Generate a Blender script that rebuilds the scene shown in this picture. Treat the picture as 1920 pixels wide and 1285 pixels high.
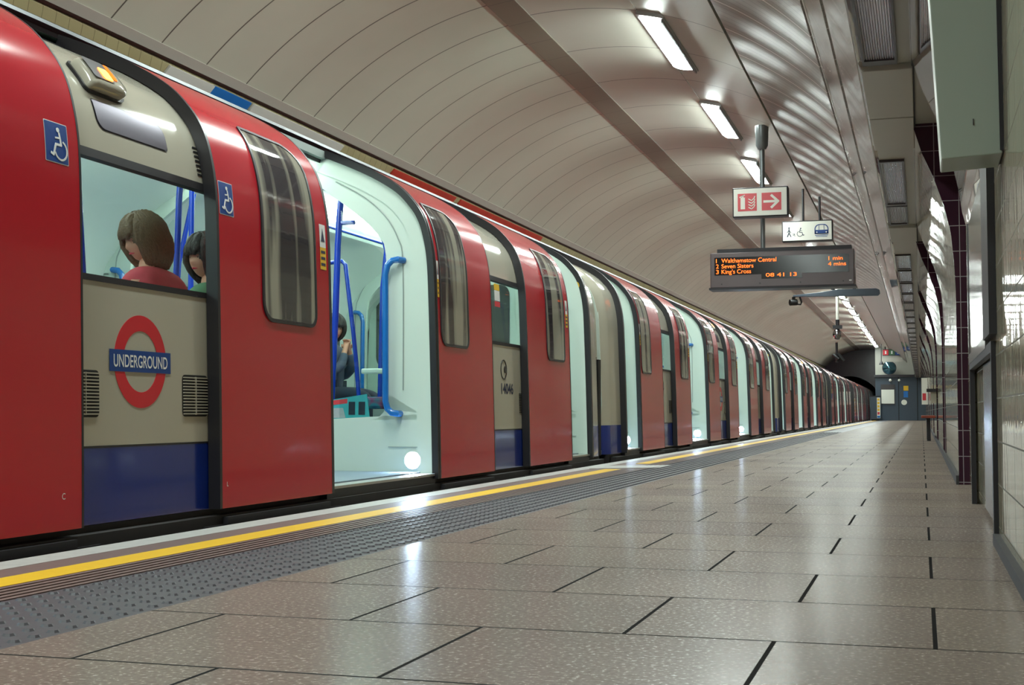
import bpy, bmesh, math, random
from mathutils import Vector, Matrix
random.seed(7)
PI=math.pi
for o in list(bpy.data.objects): bpy.data.objects.remove(o)
C=bpy.context.scene.collection
scn=bpy.context.scene
# ------------------------------------------------------------------ camera, world, exposure
EYE=.48
cam_d=bpy.data.cameras.new('camera'); cam=bpy.data.objects.new('camera',cam_d); C.objects.link(cam)
cam_d.sensor_width=36; cam_d.lens=2500/1920*36; cam_d.clip_start=.05; cam_d.clip_end=400
cam.location=(0,0,EYE); cam.rotation_euler=(PI/2+math.radians(2.988),0,math.radians(17.055))
scn.camera=cam
w=bpy.data.worlds.new('world'); scn.world=w; w.use_nodes=True
w.node_tree.nodes['Background'].inputs[0].default_value=(.5,.5,.55,1); w.node_tree.nodes['Background'].inputs[1].default_value=.02
vs=scn.view_settings; vs.view_transform='Standard'; vs.look='None'; vs.gamma=1; vs.exposure=0.0; vs.use_curve_mapping=False
LAMP=92.0        # platform lamp emission
CARLIGHT=9.5     # carriage ceiling light emission
DOORLAMP=420.0
# ------------------------------------------------------------------ materials
def lin(c):
    return tuple((v/255/12.92 if v/255<=.04045 else ((v/255+.055)/1.055)**2.4) for v in c)
M={}
class NT:
    def __init__(s,name):
        s.m=bpy.data.materials.new(name); s.m.use_nodes=True; s.t=s.m.node_tree; s.b=s.t.nodes['Principled BSDF']; M[name]=s.m
    def n(s,ty,**kw):
        nd=s.t.nodes.new(ty)
        for k,v in kw.items():
            if k.startswith('i_'):
                k=k[2:]; k=int(k) if k.isdigit() else k.replace('_',' ')
                nd.inputs[k].default_value=v
            else: setattr(nd,k,v)
        return nd
    def l(s,a,b): s.t.links.new(a,b)
    def math(s,op,a,b=None,c=None):
        nd=s.n('ShaderNodeMath',operation=op)
        for i,v in enumerate((a,b,c)):
            if v is None: continue
            if isinstance(v,(int,float)): nd.inputs[i].default_value=v
            else: s.l(v,nd.inputs[i])
        return nd.outputs[0]
    def pos(s):
        g=s.n('ShaderNodeNewGeometry'); x=s.n('ShaderNodeSeparateXYZ'); s.l(g.outputs['Position'],x.inputs[0]); return g.outputs['Position'],x.outputs
    def mix(s,f,a,b):
        nd=s.n('ShaderNodeMix',data_type='RGBA')
        for i,v in ((0,f),(6,a),(7,b)):
            if isinstance(v,(int,float)): nd.inputs[i].default_value=v
            elif isinstance(v,tuple): nd.inputs[i].default_value=(*v[:3],1)
            else: s.l(v,nd.inputs[i])
        return nd.outputs[2]
    def bump(s,h,strength=.5,dist=.01):
        nd=s.n('ShaderNodeBump'); nd.inputs['Strength'].default_value=strength; nd.inputs['Distance'].default_value=dist
        s.l(h,nd.inputs['Height']); s.l(nd.outputs[0],s.b.inputs['Normal'])
def mat(name,rgb,rough=.5,metal=0,noise=.08,nscale=8,coat=0,emit=None,es=1,raw=False,spec=None,bumpn=0):
    t=NT(name); c=rgb if raw else lin(rgb)
    if noise:
        nz=t.n('ShaderNodeTexNoise'); nz.inputs['Scale'].default_value=nscale; nz.inputs['Detail'].default_value=4
        p,_=t.pos(); t.l(p,nz.inputs['Vector'])
        o=t.mix(nz.outputs[0],tuple(max(0,v*(1-noise)) for v in c),tuple(min(1,v*(1+noise)) for v in c)); t.l(o,t.b.inputs['Base Color'])
        if bumpn: t.bump(nz.outputs[0],bumpn,.005)
    else: t.b.inputs['Base Color'].default_value=(*c,1)
    t.b.inputs['Roughness'].default_value=rough; t.b.inputs['Metallic'].default_value=metal
    if coat: t.b.inputs['Coat Weight'].default_value=coat; t.b.inputs['Coat Roughness'].default_value=.06
    if spec is not None: t.b.inputs['Specular IOR Level'].default_value=spec
    if emit:
        t.b.inputs['Emission Color'].default_value=(*lin(emit),1); t.b.inputs['Emission Strength'].default_value=es
    return t.m
mat('red_paint',(184,20,38),.2,noise=.05,nscale=2,coat=.35)
mat('cream_paint',(176,171,156),.14,noise=.03,nscale=2,coat=.4)
mat('interior_bright',(232,240,234),.35,noise=.02)
mat('ad_grey',(190,206,200),.4,noise=.12,nscale=5)
mat('vent_metal',(112,106,118),.3,.9,noise=0)
mat('gloss_sheet',(132,126,118),.12,noise=.1,nscale=3)
mat('blue_skirt',(8,40,125),.2,noise=.05,coat=.6)
mat('rubber',(34,32,36),.35,noise=.1)
mat('dark_metal',(48,46,50),.5,.3)
mat('black',(14,13,15),.6)
mat('roof_grey',(90,88,88),.5,.2)
mat('under',(38,33,32),.7,noise=.3)
mat('chrome',(150,150,155),.2,1)
mat('alu',(170,168,165),.35,.8)
mat('interior',(206,219,210),.35,noise=.02)
mat('interior_dark',(150,162,158),.4,noise=.05)
mat('car_floor',(120,135,150),.35,noise=.15,nscale=60)
mat('rail_blue',(12,108,192),.2,coat=.5,noise=0)
mat('pole_blue',(18,62,185),.2,coat=.5,noise=0)
mat('sign_white',(225,225,215),.35,noise=0,emit=(225,225,210),es=.05)
mat('white',(230,230,228),.4,noise=0)
mat('sign_red',(200,30,45),.35,noise=0,emit=(200,30,45),es=.05)
mat('deep_blue',(6,62,135),.35,noise=0)
mat('roundel_red',(205,32,48),.3,noise=0)
mat('ink',(22,34,66),.5,noise=0)
mat('yellow',(228,182,34),.45,noise=.08,nscale=30)
mat('orange_lens',(200,80,20),.2,noise=0,emit=(255,120,20),es=1.5)
mat('amber_glow',(255,150,40),.3,noise=0,emit=(255,140,40),es=14)
mat('led',(255,120,30),.4,noise=0,emit=(255,95,20),es=3.4)
mat('lampglow',(240,242,255),.4,noise=0,emit=(233,247,241),es=LAMP)
mat('carglow',(240,255,246),.4,noise=0,emit=(230,255,242),es=CARLIGHT)
mat('doorglow',(225,240,255),.4,noise=0,emit=(200,228,255),es=DOORLAMP)
mat('screen_black',(16,14,16),.15,noise=0)
mat('sign_body',(96,86,88),.35,.3,noise=.03)
mat('pole_grey',(120,124,126),.3,.6,noise=0)
mat('grey_green_box',(150,160,148),.35,noise=.03,nscale=3)
mat('maroon_dark',(52,28,44),.2,noise=.15)
mat('white_lining',(172,170,160),.4,noise=.03)
mat('booth_paint',(62,74,88),.45,noise=.06)
mat('bench_wood',(140,62,44),.4,noise=.2)
mat('skin',(222,158,132),.5,noise=.04)
mat('hair_brown',(112,84,62),.6,noise=.4,nscale=110,bumpn=.8)
mat('hair_dark',(44,32,30),.6,noise=.4,nscale=110,bumpn=.8)
mat('coral_cloth',(196,62,78),.85,noise=.12,nscale=60)
mat('grey_cloth',(84,90,108),.85,noise=.15,nscale=50)
mat('pale_cloth',(170,172,178),.85,noise=.12,nscale=50)
mat('trouser_dark',(36,42,58),.85,noise=.15,nscale=50)
mat('green_cloth',(70,110,80),.8,noise=.1)
mat('nosing',(170,168,165),.6,noise=.15,nscale=20)
mat('brown_strip',(112,92,88),.5,noise=.15,nscale=25)
mat('tactile',(70,67,73),.5,noise=.2,nscale=40)
mat('stone_dark',(60,58,60),.7,noise=.2,nscale=20)
mat('brick_tile',(150,120,70),.4,noise=.1)
mat('glass_grey',(60,62,60),.05,noise=0,metal=0,spec=.9)
mat('teal_paper',(60,165,175),.5,noise=.1,nscale=20)
mat('red_paper',(215,60,70),.5,noise=.05)
mat('diff_white',(190,186,186),.15,noise=0,spec=.8)
mat('recess_dark',(60,55,58),.4,noise=.1)
mat('mirror_face',(90,130,145),.06,.9,noise=0)
mat('rail_steel',(120,110,100),.35,.9)
mat('poster_white',(215,212,205),.35,noise=.05,nscale=3)
mat('poster_red',(196,60,44),.4,noise=.3,nscale=5)
mat('poster_blue',(20,110,190),.4,noise=.1)
# window glass that shows the carriage interior
def glassmat(name,tint,fac):
    t=NT(name); t.t.nodes.remove(t.b)
    tr=t.n('ShaderNodeBsdfTransparent'); tr.inputs[0].default_value=(*tint,1)
    gl=t.n('ShaderNodeBsdfGlossy'); gl.inputs['Roughness'].default_value=.02
    lw=t.n('ShaderNodeLayerWeight'); fr_=t.math('ADD',t.math('MULTIPLY',t.math('POWER',lw.outputs['Facing'],4.0),fac),.02)
    mx=t.n('ShaderNodeMixShader'); t.l(fr_,mx.inputs[0]); t.l(tr.outputs[0],mx.inputs[1]); t.l(gl.outputs[0],mx.inputs[2])
    out=[n for n in t.t.nodes if n.type=='OUTPUT_MATERIAL'][0]; t.l(mx.outputs[0],out.inputs[0])
glassmat('window_glass',(.97,.99,.98),.2)
glassmat('clear_glass',(.93,.97,.96),.3)
# door glass : reflections and the bodywork behind painted in as pale and dark streaks
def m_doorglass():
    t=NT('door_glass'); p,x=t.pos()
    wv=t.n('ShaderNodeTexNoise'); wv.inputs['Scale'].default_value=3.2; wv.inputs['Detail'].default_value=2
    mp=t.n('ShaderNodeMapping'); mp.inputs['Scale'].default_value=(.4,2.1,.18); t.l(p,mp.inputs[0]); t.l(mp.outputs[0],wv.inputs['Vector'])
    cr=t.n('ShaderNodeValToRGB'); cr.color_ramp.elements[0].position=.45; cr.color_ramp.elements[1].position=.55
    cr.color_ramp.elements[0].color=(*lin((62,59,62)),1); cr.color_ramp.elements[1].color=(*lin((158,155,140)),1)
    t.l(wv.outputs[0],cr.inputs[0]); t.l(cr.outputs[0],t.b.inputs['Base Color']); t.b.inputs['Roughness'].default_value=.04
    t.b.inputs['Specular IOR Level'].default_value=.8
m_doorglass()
def m_floor():
    t=NT('floor_slab'); p,x=t.pos()
    mp=t.n('ShaderNodeMapping'); mp.inputs['Location'].default_value=(-.02,-3.46+12,0); t.l(p,mp.inputs[0])
    br=t.n('ShaderNodeTexBrick'); t.l(mp.outputs[0],br.inputs['Vector'])
    for k,v in (('Scale',1.),('Mortar Size',.0052),('Mortar Smooth',.15),('Brick Width',.645),('Row Height',.6),('Bias',0.)): br.inputs[k].default_value=v
    br.inputs['Color1'].default_value=(*lin((136,123,113)),1); br.inputs['Color2'].default_value=(*lin((129,116,109)),1); br.inputs['Mortar'].default_value=(*lin((26,24,24)),1)
    n1=t.n('ShaderNodeTexNoise'); n1.inputs['Scale'].default_value=90; n1.inputs['Detail'].default_value=3; t.l(p,n1.inputs['Vector'])
    vo=t.n('ShaderNodeTexVoronoi'); vo.inputs['Scale'].default_value=140; t.l(p,vo.inputs['Vector'])
    n2=t.n('ShaderNodeTexNoise'); n2.inputs['Scale'].default_value=1.1; n2.inputs['Detail'].default_value=5; t.l(p,n2.inputs['Vector'])
    sp=t.n('ShaderNodeMapRange'); sp.inputs[1].default_value=.35; sp.inputs[2].default_value=.65; sp.inputs[3].default_value=.74; sp.inputs[4].default_value=1.12; t.l(n1.outputs[0],sp.inputs[0])
    s2=t.n('ShaderNodeMapRange'); s2.inputs[1].default_value=.35; s2.inputs[2].default_value=.65; s2.inputs[3].default_value=.88; s2.inputs[4].default_value=1.08; t.l(n2.outputs[0],s2.inputs[0])
    m=t.math('MULTIPLY',sp.outputs[0],s2.outputs[0])
    hs=t.n('ShaderNodeHueSaturation'); t.l(br.outputs['Color'],hs.inputs['Color']); t.l(m,hs.inputs['Value']); t.l(hs.outputs[0],t.b.inputs['Base Color'])
    r=t.n('ShaderNodeMapRange'); r.inputs[1].default_value=.3; r.inputs[2].default_value=.7; r.inputs[3].default_value=.16; r.inputs[4].default_value=.30; t.l(n1.outputs[0],r.inputs[0])
    rr=t.math('ADD',r.outputs[0],t.math('MULTIPLY',br.outputs['Fac'],.4)); t.l(rr,t.b.inputs['Roughness'])
    hgt=t.math('SUBTRACT',t.math('MULTIPLY',n1.outputs[0],.12),br.outputs['Fac']); t.bump(hgt,.5,.003)
    # worn stone: diffuse body with a weak polish that does not rise to a mirror at grazing angles
    bn=[n for n in t.t.nodes if n.type=='BUMP'][0]
    df=t.n('ShaderNodeBsdfDiffuse'); t.l(hs.outputs[0],df.inputs[0]); t.l(bn.outputs[0],df.inputs['Normal'])
    gl=t.n('ShaderNodeBsdfGlossy'); t.l(rr,gl.inputs['Roughness']); t.l(bn.outputs[0],gl.inputs['Normal'])
    fr=t.n('ShaderNodeFresnel'); fr.inputs[0].default_value=1.45
    mx=t.n('ShaderNodeMixShader'); t.l(t.math('MINIMUM',fr.outputs[0],t.math('SUBTRACT',.19,t.math('MULTIPLY',br.outputs['Fac'],.17))),mx.inputs[0]); t.l(df.outputs[0],mx.inputs[1]); t.l(gl.outputs[0],mx.inputs[2])
    out=[n for n in t.t.nodes if n.type=='OUTPUT_MATERIAL'][0]; t.l(mx.outputs[0],out.inputs[0])
m_floor()
def m_wall(name,c1,c2,mort,bw,rh,z0=0,rough=.08,wave=True,bias=0):
    # glazed tiles laid in (Y,Z)
    t=NT(name); p,x=t.pos()
    cb=t.n('ShaderNodeCombineXYZ'); t.l(t.math('ADD',x[1],t.math('MULTIPLY',x[0],1.)),cb.inputs[0]); t.l(t.math('ADD',x[2],z0),cb.inputs[1])
    br=t.n('ShaderNodeTexBrick'); br.offset=0; t.l(cb.outputs[0],br.inputs['Vector'])
    for k,v in (('Scale',1.),('Mortar Size',.0028),('Mortar Smooth',.2),('Brick Width',bw),('Row Height',rh),('Bias',bias)): br.inputs[k].default_value=v
    br.inputs['Color1'].default_value=(*lin(c1),1); br.inputs['Color2'].default_value=(*lin(c2),1); br.inputs['Mortar'].default_value=(*lin(mort),1)
    t.l(br.outputs['Color'],t.b.inputs['Base Color'])
    t.l(t.math('ADD',t.math('MULTIPLY',br.outputs['Fac'],.5),rough),t.b.inputs['Roughness'])
    h=t.math('MULTIPLY',br.outputs['Fac'],-1.)
    if wave:
        nz=t.n('ShaderNodeTexNoise'); nz.inputs['Scale'].default_value=14; mp=t.n('ShaderNodeMapping'); mp.inputs['Scale'].default_value=(1,1,.18); t.l(p,mp.inputs[0]); t.l(mp.outputs[0],nz.inputs['Vector'])
        h=t.math('ADD',h,t.math('MULTIPLY',nz.outputs[0],1.0))
    t.bump(h,.35,.004); t.b.inputs['Specular IOR Level'].default_value=.33
m_wall('cream_tile',(178,170,146),(168,160,138),(88,82,66),.30,.155,z0=.09,rough=.05)
m_wall('maroon_tile',(62,34,50),(54,28,44),(150,140,146),.155,.171,z0=.155,rough=.15,wave=False)
m_wall('far_tile',(186,176,134),(176,164,124),(120,110,80),.15,.3,rough=.3,wave=False)
def m_lining(name,base,pitch,phase,dark,rough=.42,rows=False):
    t=NT(name); p,x=t.pos()
    def line(sock,pitch,phase,wd):
        f=t.math('FRACT',t.math('DIVIDE',t.math('SUBTRACT',sock,phase-pitch*60),pitch))
        return t.math('LESS_THAN',t.math('ABSOLUTE',t.math('SUBTRACT',f,.5)),wd/pitch/2)
    ln=line(x[1],pitch,phase-pitch/2,.017)
    nz=t.n('ShaderNodeTexNoise'); nz.inputs['Scale'].default_value=1.3; nz.inputs['Detail'].default_value=3; t.l(p,nz.inputs['Vector'])
    b=lin(base); c=t.mix(nz.outputs[0],tuple(v*.9 for v in b),tuple(v*1.06 for v in b))
    c=t.mix(ln,c,lin(dark)); t.l(c,t.b.inputs['Base Color']); t.b.inputs['Roughness'].default_value=rough
    wv=t.math('SINE',t.math('MULTIPLY',x[1],2*PI/pitch))
    h=t.math('SUBTRACT',t.math('MULTIPLY',nz.outputs[0],.5),ln); t.bump(h,.4,.006)
    return t
m_lining('lining_left',(184,188,172),.68,8.31,(88,86,78))
m_lining('lining_right',(178,175,164),1.4,15.05,(84,80,78))
m_lining('lining_band',(112,106,92),.68,8.31,(92,86,78))
def m_ribbed():
    t=NT('ribbed_panel'); p,x=t.pos()
    def fr(per,ph): return t.math('FRACT',t.math('DIVIDE',t.math('ADD',x[1],200+ph),per))
    a=fr(.93,0)
    # light upstand line at each plank, shallow concave between
    l1=t.math('LESS_THAN',a,.03)
    b2=t.math('FRACT',t.math('DIVIDE',t.math('ADD',x[1],200),.155)); l2=t.math('LESS_THAN',b2,.14)
    base=t.mix(l2,lin((132,125,116)),lin((104,98,92))); c=t.mix(l1,base,lin((214,208,202)))
    t.l(c,t.b.inputs['Base Color']); t.b.inputs['Roughness'].default_value=.36; t.b.inputs['Metallic'].default_value=.15
    h=t.math('ADD',t.math('MULTIPLY',t.math('SINE',t.math('MULTIPLY',a,2*PI)),.9),t.math('MULTIPLY',l2,-.25)); t.bump(h,.5,.014)
m_ribbed()
def m_frieze():
    t=NT('frieze_enamel'); p,x=t.pos()
    nz=t.n('ShaderNodeTexNoise'); nz.inputs['Scale'].default_value=2.2; t.l(p,nz.inputs['Vector'])
    t.b.inputs['Base Color'].default_value=(*lin((176,166,158)),1); t.b.inputs['Roughness'].default_value=.05; t.b.inputs['Coat Weight'].default_value=1; t.b.inputs['Coat Roughness'].default_value=.02
    t.b.inputs['Metallic'].default_value=.25
    f=t.math('FRACT',t.math('DIVIDE',t.math('ADD',x[1],200),1.2)); ln=t.math('LESS_THAN',f,.012)
    t.bump(t.math('SUBTRACT',t.math('MULTIPLY',nz.outputs[0],1.4),ln),.12,.02)
m_frieze()
def m_fluted():
    t=NT('fluted_diffuser'); p,x=t.pos()
    s=t.math('SINE',t.math('MULTIPLY',x[0],2*PI/.0125)); r=t.math('GREATER_THAN',s,-.1)
    c=t.mix(r,lin((84,78,82)),lin((205,200,204))); t.l(c,t.b.inputs['Base Color']); t.b.inputs['Roughness'].default_value=.2
    t.bump(s,.6,.004)
m_fluted()
def m_moq():
    t=NT('moquette'); p,x=t.pos()
    vo=t.n('ShaderNodeTexVoronoi'); vo.inputs['Scale'].default_value=14; t.l(p,vo.inputs['Vector'])
    cr=t.n('ShaderNodeValToRGB'); e=cr.color_ramp.elements; e[0].color=(*lin((30,60,120)),1); e[1].color=(*lin((40,120,140)),1); e[1].position=.5
    k=e.new(.75); k.color=(*lin((130,60,100)),1); k=e.new(.9); k.color=(*lin((20,36,80)),1)
    t.l(vo.outputs['Distance'],cr.inputs[0]); t.l(cr.outputs[0],t.b.inputs['Base Color']); t.b.inputs['Roughness'].default_value=.9
m_moq()
# ------------------------------------------------------------------ mesh helpers
class MB:
    def __init__(s): s.v=[]; s.f=[]
    def add(s,vs,fs):
        k=len(s.v); s.v+= [tuple(v) for v in vs]; s.f+=[tuple(i+k for i in f) for f in fs]; return s
    def box(s,x0,x1,y0,y1,z0,z1):
        return s.add([(x0,y0,z0),(x1,y0,z0),(x1,y1,z0),(x0,y1,z0),(x0,y0,z1),(x1,y0,z1),(x1,y1,z1),(x0,y1,z1)],
            [(3,2,1,0),(4,5,6,7),(0,1,5,4),(1,2,6,5),(2,3,7,6),(3,0,4,7)])
    def tube(s,path,r,n=10,cap=True):
        P=[Vector(p) for p in path]; R=r if isinstance(r,(list,tuple)) else [r]*len(P)
        up=None; vs=[]
        for i,p in enumerate(P):
            t=(P[min(i+1,len(P)-1)]-P[max(i-1,0)]).normalized()
            if up is None:
                up=Vector((0,0,1)) if abs(t.z)<.9 else Vector((1,0,0))
            a=t.cross(up).normalized(); b=a.cross(t).normalized(); up=b
            for k in range(n):
                an=2*PI*k/n; vs.append(p+a*math.cos(an)*R[i]+b*math.sin(an)*R[i])
        fs=[]
        for i in range(len(P)-1):
            for k in range(n):
                fs.append((i*n+k,i*n+(k+1)%n,(i+1)*n+(k+1)%n,(i+1)*n+k))
        if cap: fs.append(tuple(range(n))[::-1]); fs.append(tuple((len(P)-1)*n+k for k in range(n)))
        return s.add(vs,fs)
    def extr(s,loop2d,fn,t0,t1):
        """closed loop of (u,v), fn(u,v,w)->xyz, extruded from w=t0 to t1 (ngon caps)"""
        n=len(loop2d); vs=[fn(u,v,t0) for u,v in loop2d]+[fn(u,v,t1) for u,v in loop2d]
        fs=[tuple(range(n))[::-1],tuple(range(n,2*n))]+[(i,(i+1)%n,n+(i+1)%n,n+i) for i in range(n)]
        return s.add(vs,fs)
    def ring(s,lo,li,fn,t0,t1):
        n=len(lo); vs=[fn(u,v,t1) for u,v in lo]+[fn(u,v,t1) for u,v in li]+[fn(u,v,t0) for u,v in lo]+[fn(u,v,t0) for u,v in li]; fs=[]
        for i in range(n):
            j=(i+1)%n
            fs+=[(i,j,n+j,n+i),(2*n+i,2*n+j,j,i),(n+i,n+j,3*n+j,3*n+i)]
        return s.add(vs,fs)
    def fill(s,loop,fn,w,rings=6):
        """convex loop filled by concentric rings so it follows a curved fn"""
        n=len(loop); cu=sum(p[0] for p in loop)/n; cv=sum(p[1] for p in loop)/n; vs=[]; fs=[]
        for r in range(rings):
            k=1-r/rings
            vs+=[fn(cu+(u-cu)*k,cv+(v-cv)*k,w) for u,v in loop]
        vs.append(fn(cu,cv,w))
        for r in range(rings-1):
            for i in range(n): j=(i+1)%n; fs.append((r*n+i,r*n+j,(r+1)*n+j,(r+1)*n+i))
        for i in range(n): fs.append(((rings-1)*n+i,(rings-1)*n+(i+1)%n,rings*n))
        return s.add(vs,fs)
    def sphere(s,c,r,n=16,m=10,fn=None):
        vs=[];fs=[]
        rr=r if isinstance(r,(tuple,list)) else (r,r,r)
        for i in range(m+1):
            th=PI*i/m
            for k in range(n):
                d=Vector((math.sin(th)*math.cos(2*PI*k/n),math.sin(th)*math.sin(2*PI*k/n),math.cos(th)))
                q=fn(d) if fn else d
                vs.append((c[0]+q[0]*rr[0],c[1]+q[1]*rr[1],c[2]+q[2]*rr[2]))
        for i in range(m):
            for k in range(n): fs.append((i*n+k,(i+1)*n+k,(i+1)*n+(k+1)%n,i*n+(k+1)%n))
        return s.add(vs,fs)
    def build(s,name,m,parent=None,smooth=None,bevel=0):
        me=bpy.data.meshes.new(name); me.from_pydata(s.v,[],s.f); me.update()
        bm=bmesh.new(); bm.from_mesh(me); bmesh.ops.remove_doubles(bm,verts=bm.verts,dist=1e-5); bmesh.ops.recalc_face_normals(bm,faces=bm.faces); bm.to_mesh(me); bm.free()
        if m: me.materials.append(M[m])
        if smooth:
            me.shade_smooth(); me.set_sharp_from_angle(angle=math.radians(smooth))
        o=bpy.data.objects.new(name,me); C.objects.link(o)
        if parent: o.parent=parent
        if bevel:
            b=o.modifiers.new('bevel','BEVEL'); b.width=bevel; b.segments=2; b.limit_method='ANGLE'
        return o
def tag(o,label=None,cat=None,group=None,kind=None):
    if label: o['label']=label
    if cat: o['category']=cat
    if group: o['group']=group
    if kind: o['kind']=kind
    return o
def struct(o): o['kind']='structure'; return o
def empty(name,loc,label,cat,group=None,rz=0):
    o=bpy.data.objects.new(name,None); o.empty_display_size=.1; C.objects.link(o); o.location=loc; o.rotation_euler=(0,0,rz)
    return tag(o,label,cat,group)
def kids(o): return [c for c in bpy.data.objects if c.parent==o]
def copy_tree(o,parent=None):
    c=o.copy(); C.objects.link(c); c.parent=parent
    for ch in kids(o): copy_tree(ch,c)
    return c
def rrect(u0,u1,v0,v1,r,n=6):
    """rounded rectangle; r = single or (bl,br,tr,tl)"""
    if not isinstance(r,(tuple,list)): r=(r,)*4
    out=[]
    for (cu,cv,a0,k) in ((u0,v0,PI,0),(u1,v0,1.5*PI,1),(u1,v1,0,2),(u0,v1,.5*PI,3)):
        rk=max(r[k],1e-4); x=cu+rk*(1 if cu==u0 else -1); y=cv+rk*(1 if cv==v0 else -1)
        for i in range(n+1):
            a=a0+.5*PI*i/n; out.append((x+rk*math.cos(a),y+rk*math.sin(a)))
    # straight sides subdivided so they follow curved surfaces
    res=[]
    for i,p in enumerate(out):
        q=out[(i+1)%len(out)]; res.append(p); d=math.dist(p,q); k=int(d/.045)
        for j in range(1,k+1): res.append((p[0]+(q[0]-p[0])*j/(k+1),p[1]+(q[1]-p[1])*j/(k+1)))
    return res
def inset(loop,d):
    out=[];n=len(loop)
    for i in range(n):
        a=Vector(loop[i-1]);b=Vector(loop[(i+1)%n]);t=(b-a)
        if t.length<1e-9: out.append(loop[i]); continue
        t.normalize(); out.append((loop[i][0]-t.y*d,loop[i][1]+t.x*d))
    return out
def circ2(cu,cv,r,n=32,rv=None): return [(cu+r*math.cos(2*PI*i/n),cv+(rv or r)*math.sin(2*PI*i/n)) for i in range(n)]
def stroke(mb,pts,wd,fn,t0,t1):
    for a,b in zip(pts,pts[1:]):
        d=Vector((b[0]-a[0],b[1]-a[1])); 
        if d.length<1e-7: continue
        d.normalize(); nx,ny=-d.y*wd/2,d.x*wd/2; ex,ey=d.x*wd*.3,d.y*wd*.3
        mb.extr([(a[0]+nx-ex,a[1]+ny-ey),(a[0]-nx-ex,a[1]-ny-ey),(b[0]-nx+ex,b[1]-ny+ey),(b[0]+nx+ex,b[1]+ny+ey)][::-1],fn,t0,t1)
def text_mb(txt,u,v,height,width,fn,w,depth=.002,align='L',space=1.0,bold=0):
    """text as real mesh mapped by fn; height = cap height, width = total width (None: natural)"""
    cu=bpy.data.curves.new('t','FONT'); cu.body=txt; cu.extrude=0; cu.space_character=space; cu.offset=bold
    o=bpy.data.objects.new('t',cu); C.objects.link(o); dg=bpy.context.evaluated_depsgraph_get(); dg.update()
    me=bpy.data.meshes.new_from_object(o.evaluated_get(dg)); 
    xs=[q.co.x for q in me.vertices]; x0,x1=min(xs),max(xs); sy=height/.69
    sx=width/(x1-x0) if width else sy*.95
    if align=='C': u=u-(x1-x0)*sx/2
    if align=='R': u=u-(x1-x0)*sx
    mb=MB(); n=len(me.vertices)
    P=[(u+(q.co.x-x0)*sx,v+q.co.y*sy) for q in me.vertices]
    vs=[fn(a,b,w+depth) for a,b in P]
    fs=[tuple(p.vertices) for p in me.polygons]; mb.add(vs,fs)
    bpy.data.objects.remove(o); bpy.data.curves.remove(cu); bpy.data.meshes.remove(me)
    return mb
def wheelchair(mb,u,v,h,fn,w,d=.0015):
    """accessibility figure facing right, h tall, lower-left at (u,v)"""
    s=h/10.; q=lambda a,b:(u+a*s,v+b*s)
    mb.extr(circ2(*q(4.6,9.2),.75*s,16),fn,w,w+d)
    stroke(mb,[q(4.1,8.3),q(3.6,6.0),q(3.4,4.6),q(6.0,4.6),q(7.3,1.2),q(8.4,1.6)],.75*s,fn,w,w+d)
    stroke(mb,[q(3.7,6.8),q(6.0,6.6)],.55*s,fn,w,w+d)
    arc=[q(3.6+3.0*math.cos(a),3.0+3.0*math.sin(a)) for a in [math.radians(t) for t in range(115,345,14)]]
    stroke(mb,arc,.6*s,fn,w,w+d)
# ------------------------------------------------------------------ tunnel section
TX,TZ,TR=-3.2,.95,3.4
YB,YE=-11.,85.
def arc_strip(a0,a1,y0,y1,r=TR,n=16,th=.04,ys=1):
    """shell between two angles (degrees from +X) of the tunnel circle, given thickness outwards"""
    mb=MB(); A=[math.radians(a0+(a1-a0)*i/n) for i in range(n+1)]
    prof=[(TX+r*math.cos(a),TZ+r*math.sin(a)) for a in A]; outer=[(TX+(r+th)*math.cos(a),TZ+(r+th)*math.sin(a)) for a in A][::-1]
    loop=prof+outer; k=len(loop)
    Y=[y0+(y1-y0)*i/ys for i in range(ys+1)]
    vs=[(p[0],y,p[1]) for y in Y for p in loop]; fs=[]
    for j in range(ys):
        for i in range(k): fs.append((j*k+i,j*k+(i+1)%k,(j+1)*k+(i+1)%k,(j+1)*k+i))
    for j in (0,ys):
        for i in range(n): fs.append((j*k+i,j*k+i+1,j*k+k-2-i,j*k+k-1-i))
    return mb.add(vs,fs)
struct(arc_strip(100.7,136.0,YB,YE,n=28).build('ceiling','lining_left',smooth=30))
struct(arc_strip(96.3,100.75,YB,YE,r=TR-.012,n=4).build('trim_1','lining_band',smooth=30))
struct(arc_strip(78.6,96.35,YB,YE,n=14).build('ceiling_crown','lining_right',smooth=30))
struct(arc_strip(74.4,78.65,YB,YE,r=TR+.01,n=3).build('trim_2','lining_right',smooth=30))
struct(arc_strip(63.7,74.3,YB,YE,r=TR-.005,n=8).build('ceiling_shoulder','lining_right',smooth=30))
struct(arc_strip(63.1,64.0,YB,YE,r=TR+.03,n=1).build('trim_3','black'))
struct(arc_strip(44.2,63.2,YB,YE,n=14).build('ceiling_haunch','ribbed_panel',smooth=30))
struct(arc_strip(135.1,136.55,YB,YE,r=TR-.008,n=2,th=.03).build('trim_4','white_lining'))
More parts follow.
